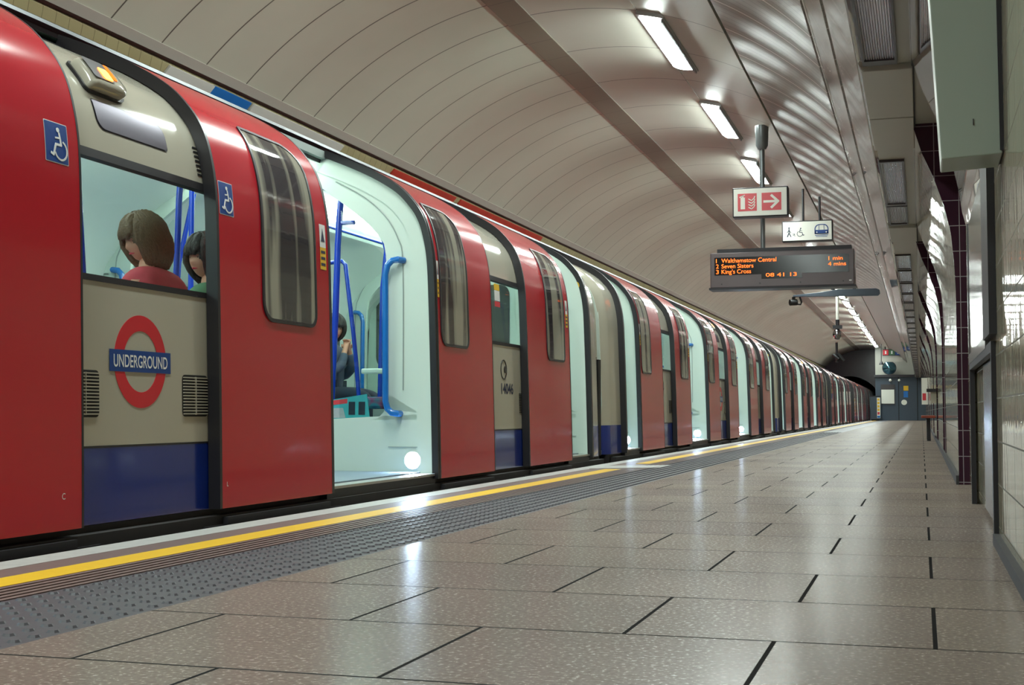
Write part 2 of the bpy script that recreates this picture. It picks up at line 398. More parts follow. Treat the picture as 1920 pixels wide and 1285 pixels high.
# shiny inclined frieze from the haunch down to the soffit
def polyslab(pts,y0,y1,th):
    mb=MB(); n=len(pts); off=[]
    for i in range(n):
        a=Vector(pts[max(i-1,0)]);b=Vector(pts[min(i+1,n-1)]); t=(b-a).normalized(); off.append((pts[i][0]+t.y*th,pts[i][1]-t.x*th))
    loop=list(pts)+off[::-1]; m=len(loop)
    vs=[(p[0],y,p[1]) for y in (y0,y1) for p in loop]
    fs=[(i,(i+1)%m,m+(i+1)%m,m+i) for i in range(m)]
    for j in (0,1):
        for i in range(n-1): fs.append((j*m+i,j*m+i+1,j*m+m-2-i,j*m+m-1-i))
    return mb.add(vs,fs)
struct(polyslab([(-.76,3.33),(-.64,3.16),(-.54,2.96),(-.515,2.86)],YB,YE,-.03).build('trim_5','frieze_enamel',smooth=40))
struct(polyslab([(-.51,2.85),(-.44,2.72),(-.36,2.54),(-.31,2.42)],YB,YE,-.03).build('trim_6','frieze_enamel',smooth=40))
SOF=2.43
struct(MB().box(-.32,.55,YB,80,SOF,SOF+.04).build('soffit','white_lining'))
# far trackside wall
struct(arc_strip(137.3,138.7,YB,YE,r=TR+.0,n=4).build('wall_left_upper','far_tile',smooth=30))
struct(arc_strip(136.5,137.4,YB,YE,r=TR+.06,n=1,th=.01).build('trim_7','brown_strip',smooth=30))  # shadow gap below the white trim, its shade put into the brown colour
struct(arc_strip(138.6,215,YB,YE,r=TR+.05,n=18).build('wall_left','black',smooth=30))
# cable rails along the far wall
def tray(x,z,r,name,m,lab):
    mb=MB(); mb.box(x-.03,x+.03,YB,YE,z-.012,z+.012)
    root=empty(name,(0,0,0),lab,'cable rail'); mb.build('rail',m,root)
    y=7
    while y<YE: MB().box(x-.30,x-.04,y,y+.05,z-.03,z).build('bracket','dark_metal',root); y+=3.0
tray(-5.52,3.055,.05,'cable_rail','pole_grey','long pale metal cable rail running along the trackside wall above the train')
tray(-5.5,2.93,.05,'cable_duct','dark_metal','dark cable duct just below the pale rail on the trackside wall')
def wallposter(y0,y1,m,lab,x=-5.78,cat='poster'):
    A=[math.radians(a) for a in (137.35,137.8,138.2,138.65)]; mb=MB(); r=TR-.022; vs=[]
    for y in (y0,y1):
        for rr in (r,r+.02):
            for a in A: vs.append((TX+rr*math.cos(a),y,TZ+rr*math.sin(a)))
    n=4; fs=[]
    for i in range(3): fs+=[(i,i+1,8+i+1,8+i),(4+i,4+i+1,12+i+1,12+i),(i,i+1,5+i,4+i),(8+i,9+i,13+i,12+i)]
    fs+=[(0,8,12,4),(3,11,15,7)]
    return tag(mb.add(vs,fs).build('poster',m,smooth=30),lab,cat)
wallposter(9.25,9.95,'poster_white','white end of the nearest trackside poster, left of its blue part')
wallposter(9.95,10.6,'poster_blue','bright blue trackside poster above the second carriage doorway')
wallposter(10.65,12.6,'poster_white','long pale trackside poster right of the bright blue one')
wallposter(14.0,16.1,'poster_red','orange red trackside poster above the car number panel, nearer of two')
wallposter(16.3,20.2,'poster_red','longer orange red trackside poster, farther of two above the train')
# headwall with running tunnel mouth
mb=MB(); hw=[]; N=48
cx,cz,rr=-4.24,.75,1.95
for i in range(N):
    a=2*PI*i/N; hw.append((cx+rr*math.cos(a),cz+rr*math.sin(a)))
out=[(TX+4.2*math.cos(2*PI*i/N),TZ+4.2*math.sin(2*PI*i/N)) for i in range(N)]
mb.ring(out,hw,lambda u,v,w_:(u,YE+w_,v),0,.3)
struct(mb.build('wall_back','maroon_dark'))
mb=MB(); mb.ring([(cx+(rr+.15)*math.cos(2*PI*i/N),cz+(rr+.15)*math.sin(2*PI*i/N)) for i in range(N)],hw,lambda u,v,w_:(u,YE+.3+w_,v),0,14)
struct(mb.build('running_tunnel','black',smooth=30))
struct(MB().box(-8,2,YE+14.3,YE+14.5,-2,5).build('wall_tunnel_end','black'))
struct(MB().box(-8,2,YB-.2,YB,-2,5).build('wall_front','white_lining'))
# track bed
struct(MB().box(-6.6,-2.9,YB,YE+14,-1.35,-1.2).build('track_bed','under'))
for i,x in enumerate((-4.96,-3.52)):
    tag(MB().box(x-.035,x+.035,YB,YE+14,-1.2,-1.04).build('running_rail','rail_steel'),['steel running rail under the train, farther from the platform','steel running rail under the train, nearest the platform'][i],'rail')
# ------------------------------------------------------------------ platform
EX=-2.83
struct(MB().box(-1.79,.6,YB,80.2,-.35,0).build('floor','floor_slab'))
struct(MB().box(EX+.03,-1.79,YB,80.2,-.35,-.02).build('floor_edge','stone_dark'))
struct(MB().box(EX,-1.6,YB,80.2,-1.3,-.35).build('wall_platform_face','under'))
struct(MB().box(EX,-2.69,YB,80.2,-.12,.0).build('trim_8','nosing'))
struct(MB().box(-2.69,-2.55,YB,80.2,-.02,-.001).build('trim_9','brown_strip'))
mb=MB(); mb.box(-2.55,-2.42,YB,11.0,-.02,.0015); mb.box(-2.55,-2.42,12.25,80,-.02,.0015)
struct(mb.build('trim_10','yellow'))
struct(MB().box(-2.55,-2.42,11.0,12.25,-.02,-.001).build('trim_11','brown_strip'))
mb=MB(); mb.box(-2.42,-2.24,YB,80.2,-.02,-.006)
for k in range(5):
    x=-2.415+k*.037; mb.box(x,x+.021,YB,80.2,-.006,.001)
struct(mb.build('trim_12','brown_strip'))
mb=MB(); mb.box(-2.24,-1.79,YB,80.2,-.02,-.001)
for j in range(0,470):
    y=1.4+j*.066
    for k in range(7):
        x=-2.207+k*.064; n=8 if y<12 else 6; r0,r1=.0165,.011
        vs=[(x+r0*math.cos(2*PI*i/n),y+r0*math.sin(2*PI*i/n),-.002) for i in range(n)]+[(x+r1*math.cos(2*PI*i/n),y+r1*math.sin(2*PI*i/n),.0045) for i in range(n)]
        mb.add(vs,[tuple(range(n,2*n))]+[(i,(i+1)%n,n+(i+1)%n,n+i) for i in range(n)])
def raw(mb,name,m):
    me=bpy.data.meshes.new(name); me.from_pydata(mb.v,[],mb.f); me.update(); me.materials.append(M[m]); o=bpy.data.objects.new(name,me); C.objects.link(o); return o
struct(raw(mb,'tactile_paving','tactile'))
# white level-access marker plate
mb=MB(); mb.extr([(-2.69,11.0),(-2.16,11.38),(-2.16,11.95),(-2.69,11.6)],lambda u,v,w_:(u,v,w_),-.001,.004)
tag(mb.build('marker_plate','nosing'),'pale worn marker patch across the platform edge where the yellow line breaks','floor marking')
# ------------------------------------------------------------------ platform side wall
def wallprof(curved):
    return [(.232,0),(.232,1.3),(.224,1.49),(.206,1.68),(.168,1.858),(.10,2.064),(.03,2.227),(-.03,2.43)] if curved else [(.30,0),(.30,2.43)]
def wallbay(y0,y1,curved,m,name,dx=0,endface=None):
    pr=[(x+dx,z) for x,z in wallprof(curved)]; mb=MB()
    # refine in Z
    loop=pr+[(.6,2.43),(.6,0)]; n=len(loop)
    vs=[(p[0],y,p[1]) for y in (y0,y1) for p in loop]; fs=[(i,(i+1)%n,n+(i+1)%n,n+i) for i in range(n)]+[tuple(range(n)),tuple(range(n,2*n))]
    mb.add(vs,fs); o=mb.build(name,m,smooth=25)
    struct(o)
    if endface:
        e=MB(); lo=[(x-.002,z) for x,z in pr]; loop=lo+[(.6,2.43),(.6,0)]; n=len(loop)
        vs=[(p[0],y,p[1]) for y in (y0-.03,y0) for p in loop]; e.add(vs,[(i,(i+1)%n,n+(i+1)%n,n+i) for i in range(n)]+[tuple(range(n)),tuple(range(n,2*n))])
        struct(e.build('pilaster_edge',endface))
    return o
# near plain wall with low recess for the cabinet
mb=MB()
mb.box(.262,.6,YB,5.16,0,2.43); mb.box(.262,.6,5.16,7.45,.735,2.43); mb.box(.33,.6,5.16,7.45,0,.735)
struct(mb.build('wall_right','cream_tile'))
wallbay(7.45,8.0,False,'cream_tile','wall_right_pier',dx=-.033)
wallbay(8.0,9.38,False,'cream_tile','wall_right_recess')
bays=[(9.38,14.1),(15.9,20.6),(22.4,27.1),(28.9,33.6),(35.4,40.1),(41.9,46.6),(48.4,53.1),(54.9,59.6),(61.4,66.1),(67.9,72.6),(74.4,80)]
prev=9.38
for i,(a,b) in enumerate(bays):
    if a>prev: wallbay(prev,a,False,'cream_tile','wall_right_recess')
    wallbay(a,b,True,'cream_tile','wall_right_bay',endface='maroon_tile'); prev=b
# curved header of the nearest bay, above the low wall zone
mb=MB(); pr=[(.262,1.4),(.224,1.55),(.206,1.68),(.168,1.858),(.10,2.064),(.03,2.227),(-.03,2.43)]; loop=pr+[(.6,2.43),(.6,1.5)]; n=len(loop)
mb.add([(p[0],y,p[1]) for y in (4.95,7.5) for p in loop],[(i,(i+1)%n,n+(i+1)%n,n+i) for i in range(n)]+[tuple(range(n)),tuple(range(n,2*n))])
struct(mb.build('wall_right_header','frieze_enamel',smooth=30))
# dark skirting along the wall foot
struct(MB().box(.24,.262,YB,5.16,0,.04).build('baseboard_right','stone_dark'))
struct(MB().box(.212,.232,9.35,80,0,.06).build('baseboard_right_far','stone_dark'))
# metal cabinet recess
root=empty('wall_cabinet',(.3,6.3,0),'low steel framed cabinet recess at the foot of the near tiled wall','cabinet')
mb=MB(); mb.box(-.055,-.03,-1.14,1.15,.70,.74); mb.box(-.055,-.03,-1.14,-1.09,0,.70); mb.box(-.055,-.03,1.10,1.15,0,.70); mb.build('frame','dark_metal',root)
mb=MB(); mb.box(-.02,.02,-1.09,.35,.03,.70); d=mb.build('door','chrome',root); MB().box(-.035,-.02,-.95,-.9,.3,.42).build('handle','black',d)
mb=MB(); mb.box(-.02,.02,.37,1.10,.03,.70); mb.build('tiled_panel','cream_tile',root)
# dark upright trim and glazed poster panel above the cabinet
mb=MB(); mb.box(.235,.262,5.05,5.55,.76,1.55)
tag(mb.build('upright_post','dark_metal'),'dark upright metal strip on the near tiled wall above the cabinet','metal strip')
root=empty('framed_poster',(.262,6.5,.78),'glossy framed poster on the near wall beyond the dark upright strip','poster')
mb=MB(); mb.box(-.014,0,-.9,.9,0,1.3); mb.build('poster_sheet','gloss_sheet',root)
mb=MB(); mb.box(-.02,0,-.95,-.9,-.05,1.35); mb.box(-.02,0,.9,.95,-.05,1.35); mb.box(-.02,0,-.9,.9,-.05,0); mb.box(-.02,0,-.9,.9,1.3,1.35); mb.build('frame','chrome',root)
# grey green projecting box
root=empty('wall_box',(.17,4.45,1.288),'large plain grey green box fixed high on the right wall near the camera','box')
mb=MB(); A=[(-.097,0),(.088,.01),(.083,.9),(-.145,.9)]
mb.extr(A,lambda u,v,w_:(u,w_,v),0,.25); mb.build('case','grey_green_box',root,bevel=.004)
mb=MB(); mb.extr([(.080,.02),(.092,.02),(.092,.88),(.074,.88)],lambda u,v,w_:(u,w_,v),-.003,.26); mb.build('back_seal','rubber',root)
mb=MB(); mb.box(.0,.003,-.004,0,.105,.125); mb.build('keyhole','dark_metal',root)
# fluted soffit lights
sof=[(2.6,4.55),(4.65,7.62),(10.62,12.93),(12.98,14.3)]+[(17.1+1.9*k,17.1+1.9*k+1.72) for k in range(32)]
first=None
for i,(a,b) in enumerate(sof):
    lab='ribbed grey diffuser light box in the right hand soffit'
    lab=['nearest ribbed soffit light box, running out of the top of the picture','ribbed soffit light box beside the grey green wall box','third ribbed soffit light box, level with the wall posters','short fourth ribbed soffit light box, butted against the third'][i] if i<4 else 'one of the many small ribbed light boxes receding along the right hand soffit'
    r=empty('soffit_light',(-.185,(a+b)/2,SOF),lab,'light fitting','ribbed light boxes along the soffit'); L=(b-a)/2
    mb=MB(); mb.box(-.10,-.088,-L,L,-.02,0); mb.box(.072,.086,-L,L,-.02,0); mb.box(-.088,.072,-L,-L+.05,-.02,0); mb.box(-.088,.072,L-.1,L,-.02,0); mb.build('frame','recess_dark',r)
    mb=MB(); mb.box(-.088,.072,-L+.05,L-.1,-.010,0); mb.build('diffuser','fluted_diffuser',r)
# soffit access covers between lights
for i,(a,b) in enumerate(((7.68,8.95),(8.98,10.05),(14.4,15.6))):
    o=MB().box(-.30,-.02,a,b,SOF-.035,SOF).build('soffit_cover','white_lining',bevel=.004)
    tag(o,['plain soffit cover panel just past the nearest pair of light boxes','second plain soffit cover panel, closing the gap before the third light box','plain soffit cover panel beyond the fourth light box'][i],'cover panel')
struct(MB().box(-.025,-.01,YB,80,SOF-.02,SOF).build('trim_13','black'))
# ------------------------------------------------------------------ platform lamps
ceil=lambda x:TZ+math.sqrt(TR*TR-(x-TX)**2)
ang=math.radians(76.6)
def make_lamp():
    r=empty('platform_lamp',(TX+TR*math.cos(ang),0,TZ+TR*math.sin(ang)),'','ceiling lamp','row of bright ceiling lamps')
    def fn(u,v,w_):  # u across (tangent), v along Y, w into the tunnel
        tx,tz=math.sin(ang),-math.cos(ang); nx,nz=-math.cos(ang),-math.sin(ang)
        return (u*tx+w_*nx,v,u*tz+w_*nz)
    mb=MB(); mb.extr([(-.13,-1.06),(.145,-1.06),(.145,1.02),(-.13,1.02)],fn,-.02,.03); mb.build('housing','alu',r)
    mb=MB(); n=8
    loop=[(-.115+.22*i/n,.03+.055*math.sin(PI*i/n)) for i in range(n+1)]
    for e in range(1):
        ys=[-.97]+[-.97+.02]+[.75]+[.93]; sc=[.8,1,1,.3]
        vs=[];k=len(loop)
        for y,s_ in zip(ys,sc): vs+=[fn(u,y,.03+(w_-.03)*s_+.003) for u,w_ in loop]
        fs=[(j*k+i,j*k+i+1,(j+1)*k+i+1,(j+1)*k+i) for j in range(3) for i in range(k-1)]+[tuple(range(k)),tuple(3*k+i for i in range(k))]
        mb.add(vs,fs)
    mb.build('diffuser','lampglow',r,smooth=40)
    mb=MB(); mb.extr([(.12,-1.02),(.14,-1.02),(.14,.98),(.12,.98)],fn,.03,.06); mb.build('side_strip','pole_grey',r)
    return r
lamp0=make_lamp(); nl=0
for k in range(-5,18):
    y=13.35+3.8*k
    l=lamp0 if nl==0 else copy_tree(lamp0); nl+=1
    l.location.y=y
    l['label']={0:'largest and nearest bright white lamp on the tunnel ceiling',1:'second nearest bright ceiling lamp, left of the hanging sign pole',2:'third bright ceiling lamp, right behind the sign pole'}.get(k,'small bright white lamp far along the ceiling row beyond the train indicator' if k>2 else 'bright white ceiling lamp of the row, overhead and outside the view')
# ------------------------------------------------------------------ train
PIT,START,L0=16.15,-3.33,16.15
RX,RZ=-4.24,-1.04
base=[(-2.915,.06),(-2.92,.3),(-2.93,.7),(-2.945,1.2),(-2.958,1.45),(-2.985,1.61),(-3.025,1.73),(-3.09,1.83),(-3.2,1.94),(-3.38,2.05),(-3.6,2.15),(-3.8,2.225),(-4.0,2.27),(-4.24,2.29)]
def cr(P,n=6):
    out=[]
    for i in range(len(P)-1):
        p0=P[max(i-1,0)];p1=P[i];p2=P[i+1];p3=P[min(i+2,len(P)-1)]
        for k in range(n):
            t=k/n; out.append(tuple(.5*((2*b)+(-a+c)*t+(2*a-5*b+4*c-d)*t*t+(-a+3*b-3*c+d)*t**3) for a,b,c,d in zip(p0,p1,p2,p3)))
    out.append(P[-1]); return out
PR=cr(base); SS=[0]
for a,b in zip(PR,PR[1:]): SS.append(SS[-1]+math.dist(a,b))
def prof(s):
    if s<=0: i=0
    else:
        i=0
        while i<len(SS)-2 and SS[i+1]<s: i+=1
    t=(s-SS[i])/(SS[i+1]-SS[i]); a,b=PR[i],PR[i+1]
    x=a[0]+(b[0]-a[0])*t; z=a[1]+(b[1]-a[1])*t
    def nrm(j):
        j=max(0,min(j,len(PR)-2)); d=math.dist(PR[j],PR[j+1]); return ((PR[j+1][1]-PR[j][1])/d,-(PR[j+1][0]-PR[j][0])/d)
    n0=nrm(i-1) if t<.5 else nrm(i); n1=nrm(i) if t<.5 else nrm(i+1); k=t+.5 if t<.5 else t-.5
    nx=n0[0]*(1-k)+n1[0]*k; nz=n0[1]*(1-k)+n1[1]*k; l=math.hypot(nx,nz)
    return x,z,nx/l,nz/l
def s_at_z(z):
    for i in range(len(PR)-1):
        if PR[i+1][1]>=z: return SS[i]+(z-PR[i][1])/(PR[i+1][1]-PR[i][1])*(SS[i+1]-SS[i])
def s_at_x(x):
    for i in range(len(PR)-1):
        if PR[i+1][0]<=x and PR[i][1]>.9: return SS[i]+(x-PR[i][0])/(PR[i+1][0]-PR[i][0])*(SS[i+1]-SS[i])
def car_fn(y,s,w_):   # (u=y local, v=s) , w = outward from door plane
    x,z,nx,nz=prof(s); return (x+nx*w_-RX,y,z+nz*w_-RZ)
BO=-.06  # body plane behind door plane
def strip(mb,s0,s1,y0,y1,w0,w1,ds=.04):
    S=[s0]+[s for s in SS if s0+.01<s<s1-.01]+[s1]; n=len(S); vs=[]
    for s in S:
        for (y,w_) in ((y0,w0),(y1,w0),(y1,w1),(y0,w1)): vs.append(car_fn(y,s,w_))
    fs=[(0,1,2,3),tuple(4*(n-1)+k for k in range(4))]
    for i in range(n-1):
        for k in range(4): fs.append((4*i+k,4*i+(k+1)%4,4*i+4+(k+1)%4,4*i+4+k))
    return mb.add(vs,fs)
ST=s_at_x(-3.78)
ZW0,ZW1=s_at_z(1.0),s_at_z(1.465)
SKT=s_at_z(.35)
OPEN=[(.79,1.55),(4.85,6.43),(9.68,11.29),(14.63,15.38)]
LEAF=[(1.55,2.87,'lo'),(3.72,4.85,'hi'),(6.43,7.53,'lo'),(8.52,9.68,'hi'),(11.29,12.43,'lo'),(13.31,14.63,'hi')]
BAYS=[(1.55,4.85),(6.43,9.68),(11.29,14.63)]
ENDS=[(.12,.79),(15.38,16.03)]
lz=lambda z:z-RZ
lx=lambda x:x-RX
def build_leaf(car,y0,y1,side):
    mb=strip(MB(),0,ST,y0+.012,y1-.012,-.05,0); d=mb.build('door_leaf','red_paint',car,smooth=35)
    for nm,(a,b,w0,w1) in (('edge_seal',(y0-.004,y0+.016,-.056,.001)),('edge_seal',(y1-.012,y1,-.056,.001))):
        strip(MB(),0,ST,a,b,w0,w1).build('edge_seal','rubber',d,smooth=35)
    # opening side gets a fatter rubber nose
    a,b=(y0-.03,y0+.004) if side=='lo' else (y1-.004,y1+.022)
    strip(MB(),0,ST,a,b,-.045,-.002).build('rubber_nose','rubber',d,smooth=35)
    wy0,wy1=(y0+.06,y0+.61) if side=='lo' else (y1-.75,y1-.17)
    s0,s1=s_at_z(.905),s_at_z(1.835)
    rad=(.10,.07,.16,.02)
    # smoother arch at the corner that climbs the roof
    lo=rrect(wy0,wy1,s0,s1,rad); li=inset(lo,.018)
    f=MB(); f.ring(lo,li,car_fn,-.001,.007); f.build('window_frame','rubber',d,smooth=35)
    g=MB(); g.fill(li,car_fn,.003,rings=8); g.build('window_pane','door_glass',d,smooth=60)
    # warning sticker beside the opening edge
    e0,e1=(y0+.018,y0+.05) if side=='lo' else (y1-.11,y1-.04)
    sa,sb,sc=s_at_z(1.33),s_at_z(1.45),s_at_z(1.215)
    mb=MB(); mb.fill(rrect(e0,e1,sa,sb,.003,2),car_fn,.0015,3); q=mb.build('warning_sticker','white',d)
    t=MB(); cu=(e0+e1)/2; t.extr([(cu-.3*(e1-e0),sa+.03),(cu+.3*(e1-e0),sa+.03),(cu,sb-.02)],car_fn,.0016,.0024); t.build('warning_triangle','ink',q)
    mb=MB(); mb.fill(rrect(e0,e1,sc,sa,.003,2),car_fn,.0015,3); q=mb.build('yellow_sticker','yellow',d)
    t=MB()
    for k in range(3): t.extr([(e0+.01,sc+.02+k*.032),(e1-.01,sc+.02+k*.032),(e1-.01,sc+.034+k*.032),(e0+.01,sc+.034+k*.032)],car_fn,.0016,.0022)
    t.build('sticker_text','ink',q)
    return d
def build_car():
    car=empty('train_carriage',(RX,START,RZ),'','train carriage','tube train carriages in one train')
    # outer body
    for bi,(a,b) in enumerate(BAYS):
        strip(MB(),0,SKT,a,b,BO-.03,BO).build('skirt_panel','blue_skirt',car,smooth=35)
        strip(MB(),SKT,ZW0-.02,a,b,BO-.03,BO).build('side_panel','cream_paint',car,smooth=35)
        strip(MB(),SKT-.004,SKT+.004,a,b,BO,BO+.001).build('panel_joint','rubber',car)
        f=MB(); strip(f,ZW0-.02,ZW0+.004,a,b,BO-.03,BO+.004); strip(f,ZW1-.006,ZW1+.03,a,b,BO-.03,BO+.004); 
        for yy in (a,b-.02): strip(f,ZW0,ZW1,yy,yy+.02,BO-.03,BO+.004)
        fr=f.build('window_frame','dark_metal',car,smooth=35)
        strip(MB(),ZW0,ZW1,a+.02,b-.02,BO-.012,BO-.006).build('window_pane','window_glass',fr,smooth=35)
        strip(MB(),ZW1+.03,ST,a,b,BO-.03,BO).build('upper_panel','cream_paint',car,smooth=35)
    for ei,(a,b) in enumerate(ENDS):
        far=ei==1
        # rounded car end : a few slices turning inwards
        def endfn(s0,s1,m,name):
            mb=MB(); S=[s0]+[s for s in SS if s0+.01<s<s1-.01]+[s1]
            sl=[(a if far else b,0)]+[((b-.18+.18*math.sin(t)) if far else (a+.18-.18*math.sin(t)),-.18*(1-math.cos(t))) for t in [PI/2*i/6 for i in range(7)]]
            vs=[car_fn(y,s,BO+w_) for y,w_ in sl for s in S]; n=len(S)
            fs=[(j*n+i,j*n+i+1,(j+1)*n+i+1,(j+1)*n+i) for j in range(len(sl)-1) for i in range(n-1)]
            # end wall inwards
            yl=sl[-1][0]
            for i in range(n-1):
                v0=len(vs); x0,_,z0=car_fn(yl,S[i],BO-.18); x1,_,z1=car_fn(yl,S[i+1],BO-.18)
                vs+=[(x0,yl,z0),(x1,yl,z1),(0,yl,z1),(0,yl,z0)]; fs.append((v0,v0+1,v0+2,v0+3))
            mb.add(vs,fs); return mb.build(name,m,car,smooth=40)
        endfn(0,SKT,'blue_skirt','end_skirt'); endfn(SKT,SS[-1]-.02,'cream_paint','end_panel')
        # black frame beside the opening
        yy=(a-.0,a+.05) if far else (b-.05,b)
        strip(MB(),0,ST,yy[0],yy[1],BO-.02,.0).build('opening_frame','rubber',car,smooth=35)
    # roof over everything
    S=[SS[-1]*0+ST+ (SS[-1]-ST)*i/6 for i in range(7)]; pts=[(prof(s)[0]-.0,prof(s)[1]-.02) for s in S]; full=pts+[(2*RX-x,z) for x,z in pts[::-1][1:]]
    mb=MB(); n=len(full); vs=[(lx(x),y,lz(z)) for y in (.12,16.03) for x,z in full]; mb.add(vs,[(i,i+1,n+i+1,n+i) for i in range(n-1)])
    mb.build('roof','roof_grey',car,smooth=40)
    mb=MB()
    strip(mb,ST-.05,ST+.02,.12,16.03,BO-.03,BO+.012); mb.build('roof_gutter','dark_metal',car,smooth=35)
    # far side body
    mb=MB(); n=len(PR); vs=[(lx(2*RX-x),y,lz(z)) for y in (.12,16.03) for x,z in PR]; mb.add(vs,[(i,i+1,n+i+1,n+i) for i in range(n-1)])
    mb.build('far_side','red_paint',car,smooth=40)
    # underframe
    mb=MB(); mb.box(lx(-5.4),lx(-2.99),.2,15.95,lz(-.25),lz(.055)); mb.box(lx(-3.1),lx(-2.93),.3,15.9,lz(-.02),lz(.03)); mb.build('underframe','under',car)
    for a,b,_s in LEAF:
        mb=MB(); mb.box(lx(-2.96),lx(-2.905),a+.05,b-.05,lz(-.01),lz(.022)); mb.box(lx(-2.96),lx(-2.92),a-.12,b+.12,lz(-.05),lz(-.01)); mb.build('door_runner','dark_metal',car)
    for yy in (2.3,4.2,11.9,13.8):
        for sx in (-1,1):
            w_=MB(); x=.72*sx; w_.tube([(x-.06,yy,.35),(x+.06,yy,.35)],.35,20); w_.build('wheel','rail_steel',car,smooth=40)
    mb=MB(); mb.box(-.9,.9,1.9,4.6,.25,.55); mb.box(-.9,.9,11.5,14.2,.25,.55); mb.build('bogie','under',car)
    for a,b,sd in LEAF: build_leaf(car,a,b,sd)
    # thresholds
    for a,b in OPEN:
        MB().box(lx(-3.06),lx(-2.94),a,b,lz(.078),lz(.092)).build('door_sill','alu',car)
        MB().box(lx(-3.06),lx(-2.95),a,b,lz(.0),lz(.078)).build('sill_riser','dark_metal',car)
    # interior shell
    MB().box(lx(-5.42),lx(-3.05),.15,16,lz(.06),lz(.10)).build('saloon_floor','car_floor',car)
    inn=[(-5.40,.1),(-5.44,.75),(-5.44,1.3),(-5.38,1.5),(-5.2,1.72),(-4.95,1.9),(-4.75,2.0)]
    mb=MB(); n=len(inn); mb.add([(lx(x),y,lz(z)) for y in (.15,16) for x,z in inn],[(i,i+1,n+i+1,n+i) for i in range(n-1)]); mb.build('inner_wall','interior_bright',car,smooth=30)
    mb=MB(); P=[(-4.75,2.0),(-4.62,2.14),(-3.86,2.14)]; mb.add([(lx(x),y,lz(z)) for y in (.15,16) for x,z in P],[(i,i+1,3+i+1,3+i) for i in range(2)]); mb.build('saloon_ceiling','interior',car,smooth=20)
    for a,b in BAYS:
        mb=MB(); P=[(-3.88,2.13),(-3.66,2.06),(-3.42,1.95),(-3.22,1.80),(-3.12,1.64),(-3.07,1.48)]; mb.add([(lx(x),y,lz(z)) for y in (a,b) for x,z in P],[(i,i+1,6+i+1,6+i) for i in range(5)]); mb.build('coving','interior',car,smooth=30)
        mb=MB(); P=[(-3.06,.98),(-3.09,.9),(-3.07,.1)]; mb.add([(lx(x),y,lz(z)) for y in (a,b) for x,z in P],[(i,i+1,3+i+1,3+i) for i in range(2)]); mb.build('dado_panel','interior',car)
    for a,b in OPEN:
        mb=MB(); mb.add([(lx(x),y,lz(z)) for y in (a,b) for x,z in ((-3.86,2.14),(-3.72,2.14),(-3.72,2.19))],[(0,1,4,3),(1,2,5,4)]); mb.build('door_header','interior_dark',car)
    # ceiling light troughs (real fittings along both sides of the ceiling)
    for x in (-4.62,-3.98):
        for a,b in ((.5,5.2),(5.6,10.6),(11.0,15.6)):
            MB().box(lx(x),lx(x+.11),a,b,lz(2.06),lz(2.125)).build('light_strip','carglow',car)
    # far side windows and doors
    for a,b in OPEN:
        for q in ((a+.06,(a+b)/2-.04),((a+b)/2+.04,b-.06)) if b-a>1 else ((a+.1,b-.1),):
            mb=MB(); mb.fill(rrect(q[0],q[1],.9,1.62,.1),lambda u,v,w_:(lx(-5.425+w_),u,lz(v)),.0,4); mb.build('far_window','glass_grey',car)
    for a,b in BAYS:
        mb=MB(); mb.fill(rrect(a+.45,b-.45,.98,1.42,.06),lambda u,v,w_:(lx(-5.43+w_),u,lz(v)),.0,3); mb.build('far_window','glass_grey',car)
    for a,b in BAYS:
        for sx in (-1,1):
            P=[(-5.40,1.45),(-5.20,1.70)] if sx<0 else [(-3.11,1.50),(-3.28,1.80)]
            mb=MB(); mb.add([((lx(x)+.012*(1 if sx<0 else -1)),y,lz(z)) for y in (a+.25,b-.25) for x,z in P],[(0,1,3,2)]); mb.build('advert_panel','ad_grey',car)
        for yy in (a+.08,b-.08):
            pass
        MB().box(lx(-5.42),lx(-5.36),a,b,lz(1.425),lz(1.44)).build('window_rail','dark_metal',car)
    # capsule window in the end bulkhead
    mb=MB(); mb.fill(rrect(-5.33,-5.08,.92,1.72,.12),lambda u,v,w_:(lx(u),15.96+w_,lz(v)),0,4); mb.build('end_window','glass_grey',car)
    mb=MB(); mb.fill(rrect(-4.6,-3.9,.95,1.75,.1),lambda u,v,w_:(lx(u),15.96+w_,lz(v)),0,4); mb.build('end_window','glass_grey',car)
    # seats
    for a,b in BAYS:
        for sx in (-1,1):
            X=lambda d:lx(-3.09-d) if sx>0 else lx(-5.43+d)
            mb=MB(); x0,x1=sorted((X(.03),X(.46))); mb.box(x0,x1,a+.12,b-.12,lz(.50),lz(.58)); o=mb.build('seat_cushion','moquette',car,bevel=.02)
            mb=MB(); x0,x1=sorted((X(.02),X(.10))); mb.box(x0,x1,a+.12,b-.12,lz(.58),lz(.93)); mb.build('seat_back','moquette',car,bevel=.02)
            mb=MB(); x0,x1=sorted((X(.02),X(.34))); mb.box(x0,x1,a+.12,b-.12,lz(.1),lz(.5)); mb.build('seat_plinth','interior_dark',car)
            k=a+.12
            while k<b-.1:
                mb=MB(); x0,x1=sorted((X(.04),X(.42))); mb.box(x0,x1,k-.02,k+.02,lz(.73),lz(.765)); mb.build('armrest','interior',car,bevel=.01); k+=.62
    # end bulkheads inside
    for y in (.16,15.98):
        hp=[(x-.12,max(z,.1)-(.06 if z>1.5 else 0)) for x,z in PR if z>.5]; hp=[(-3.07,.1)]+hp; hp+=[(2*RX-x,z) for x,z in hp[::-1][1:]]
        mb=MB(); mb.extr([(lx(x),lz(z)) for x,z in hp],lambda u,v,w_:(u,w_,v),y-.015,y+.015); mb.build('end_bulkhead','interior',car)
    # draught screens on both sides of every opening
    ins=[(-3.28,.50),(-3.29,1.47),(-3.31,1.577),(-3.385,1.671),(-3.491,1.763),(-3.64,1.872),(-3.784,1.975),(-3.9,2.04)]
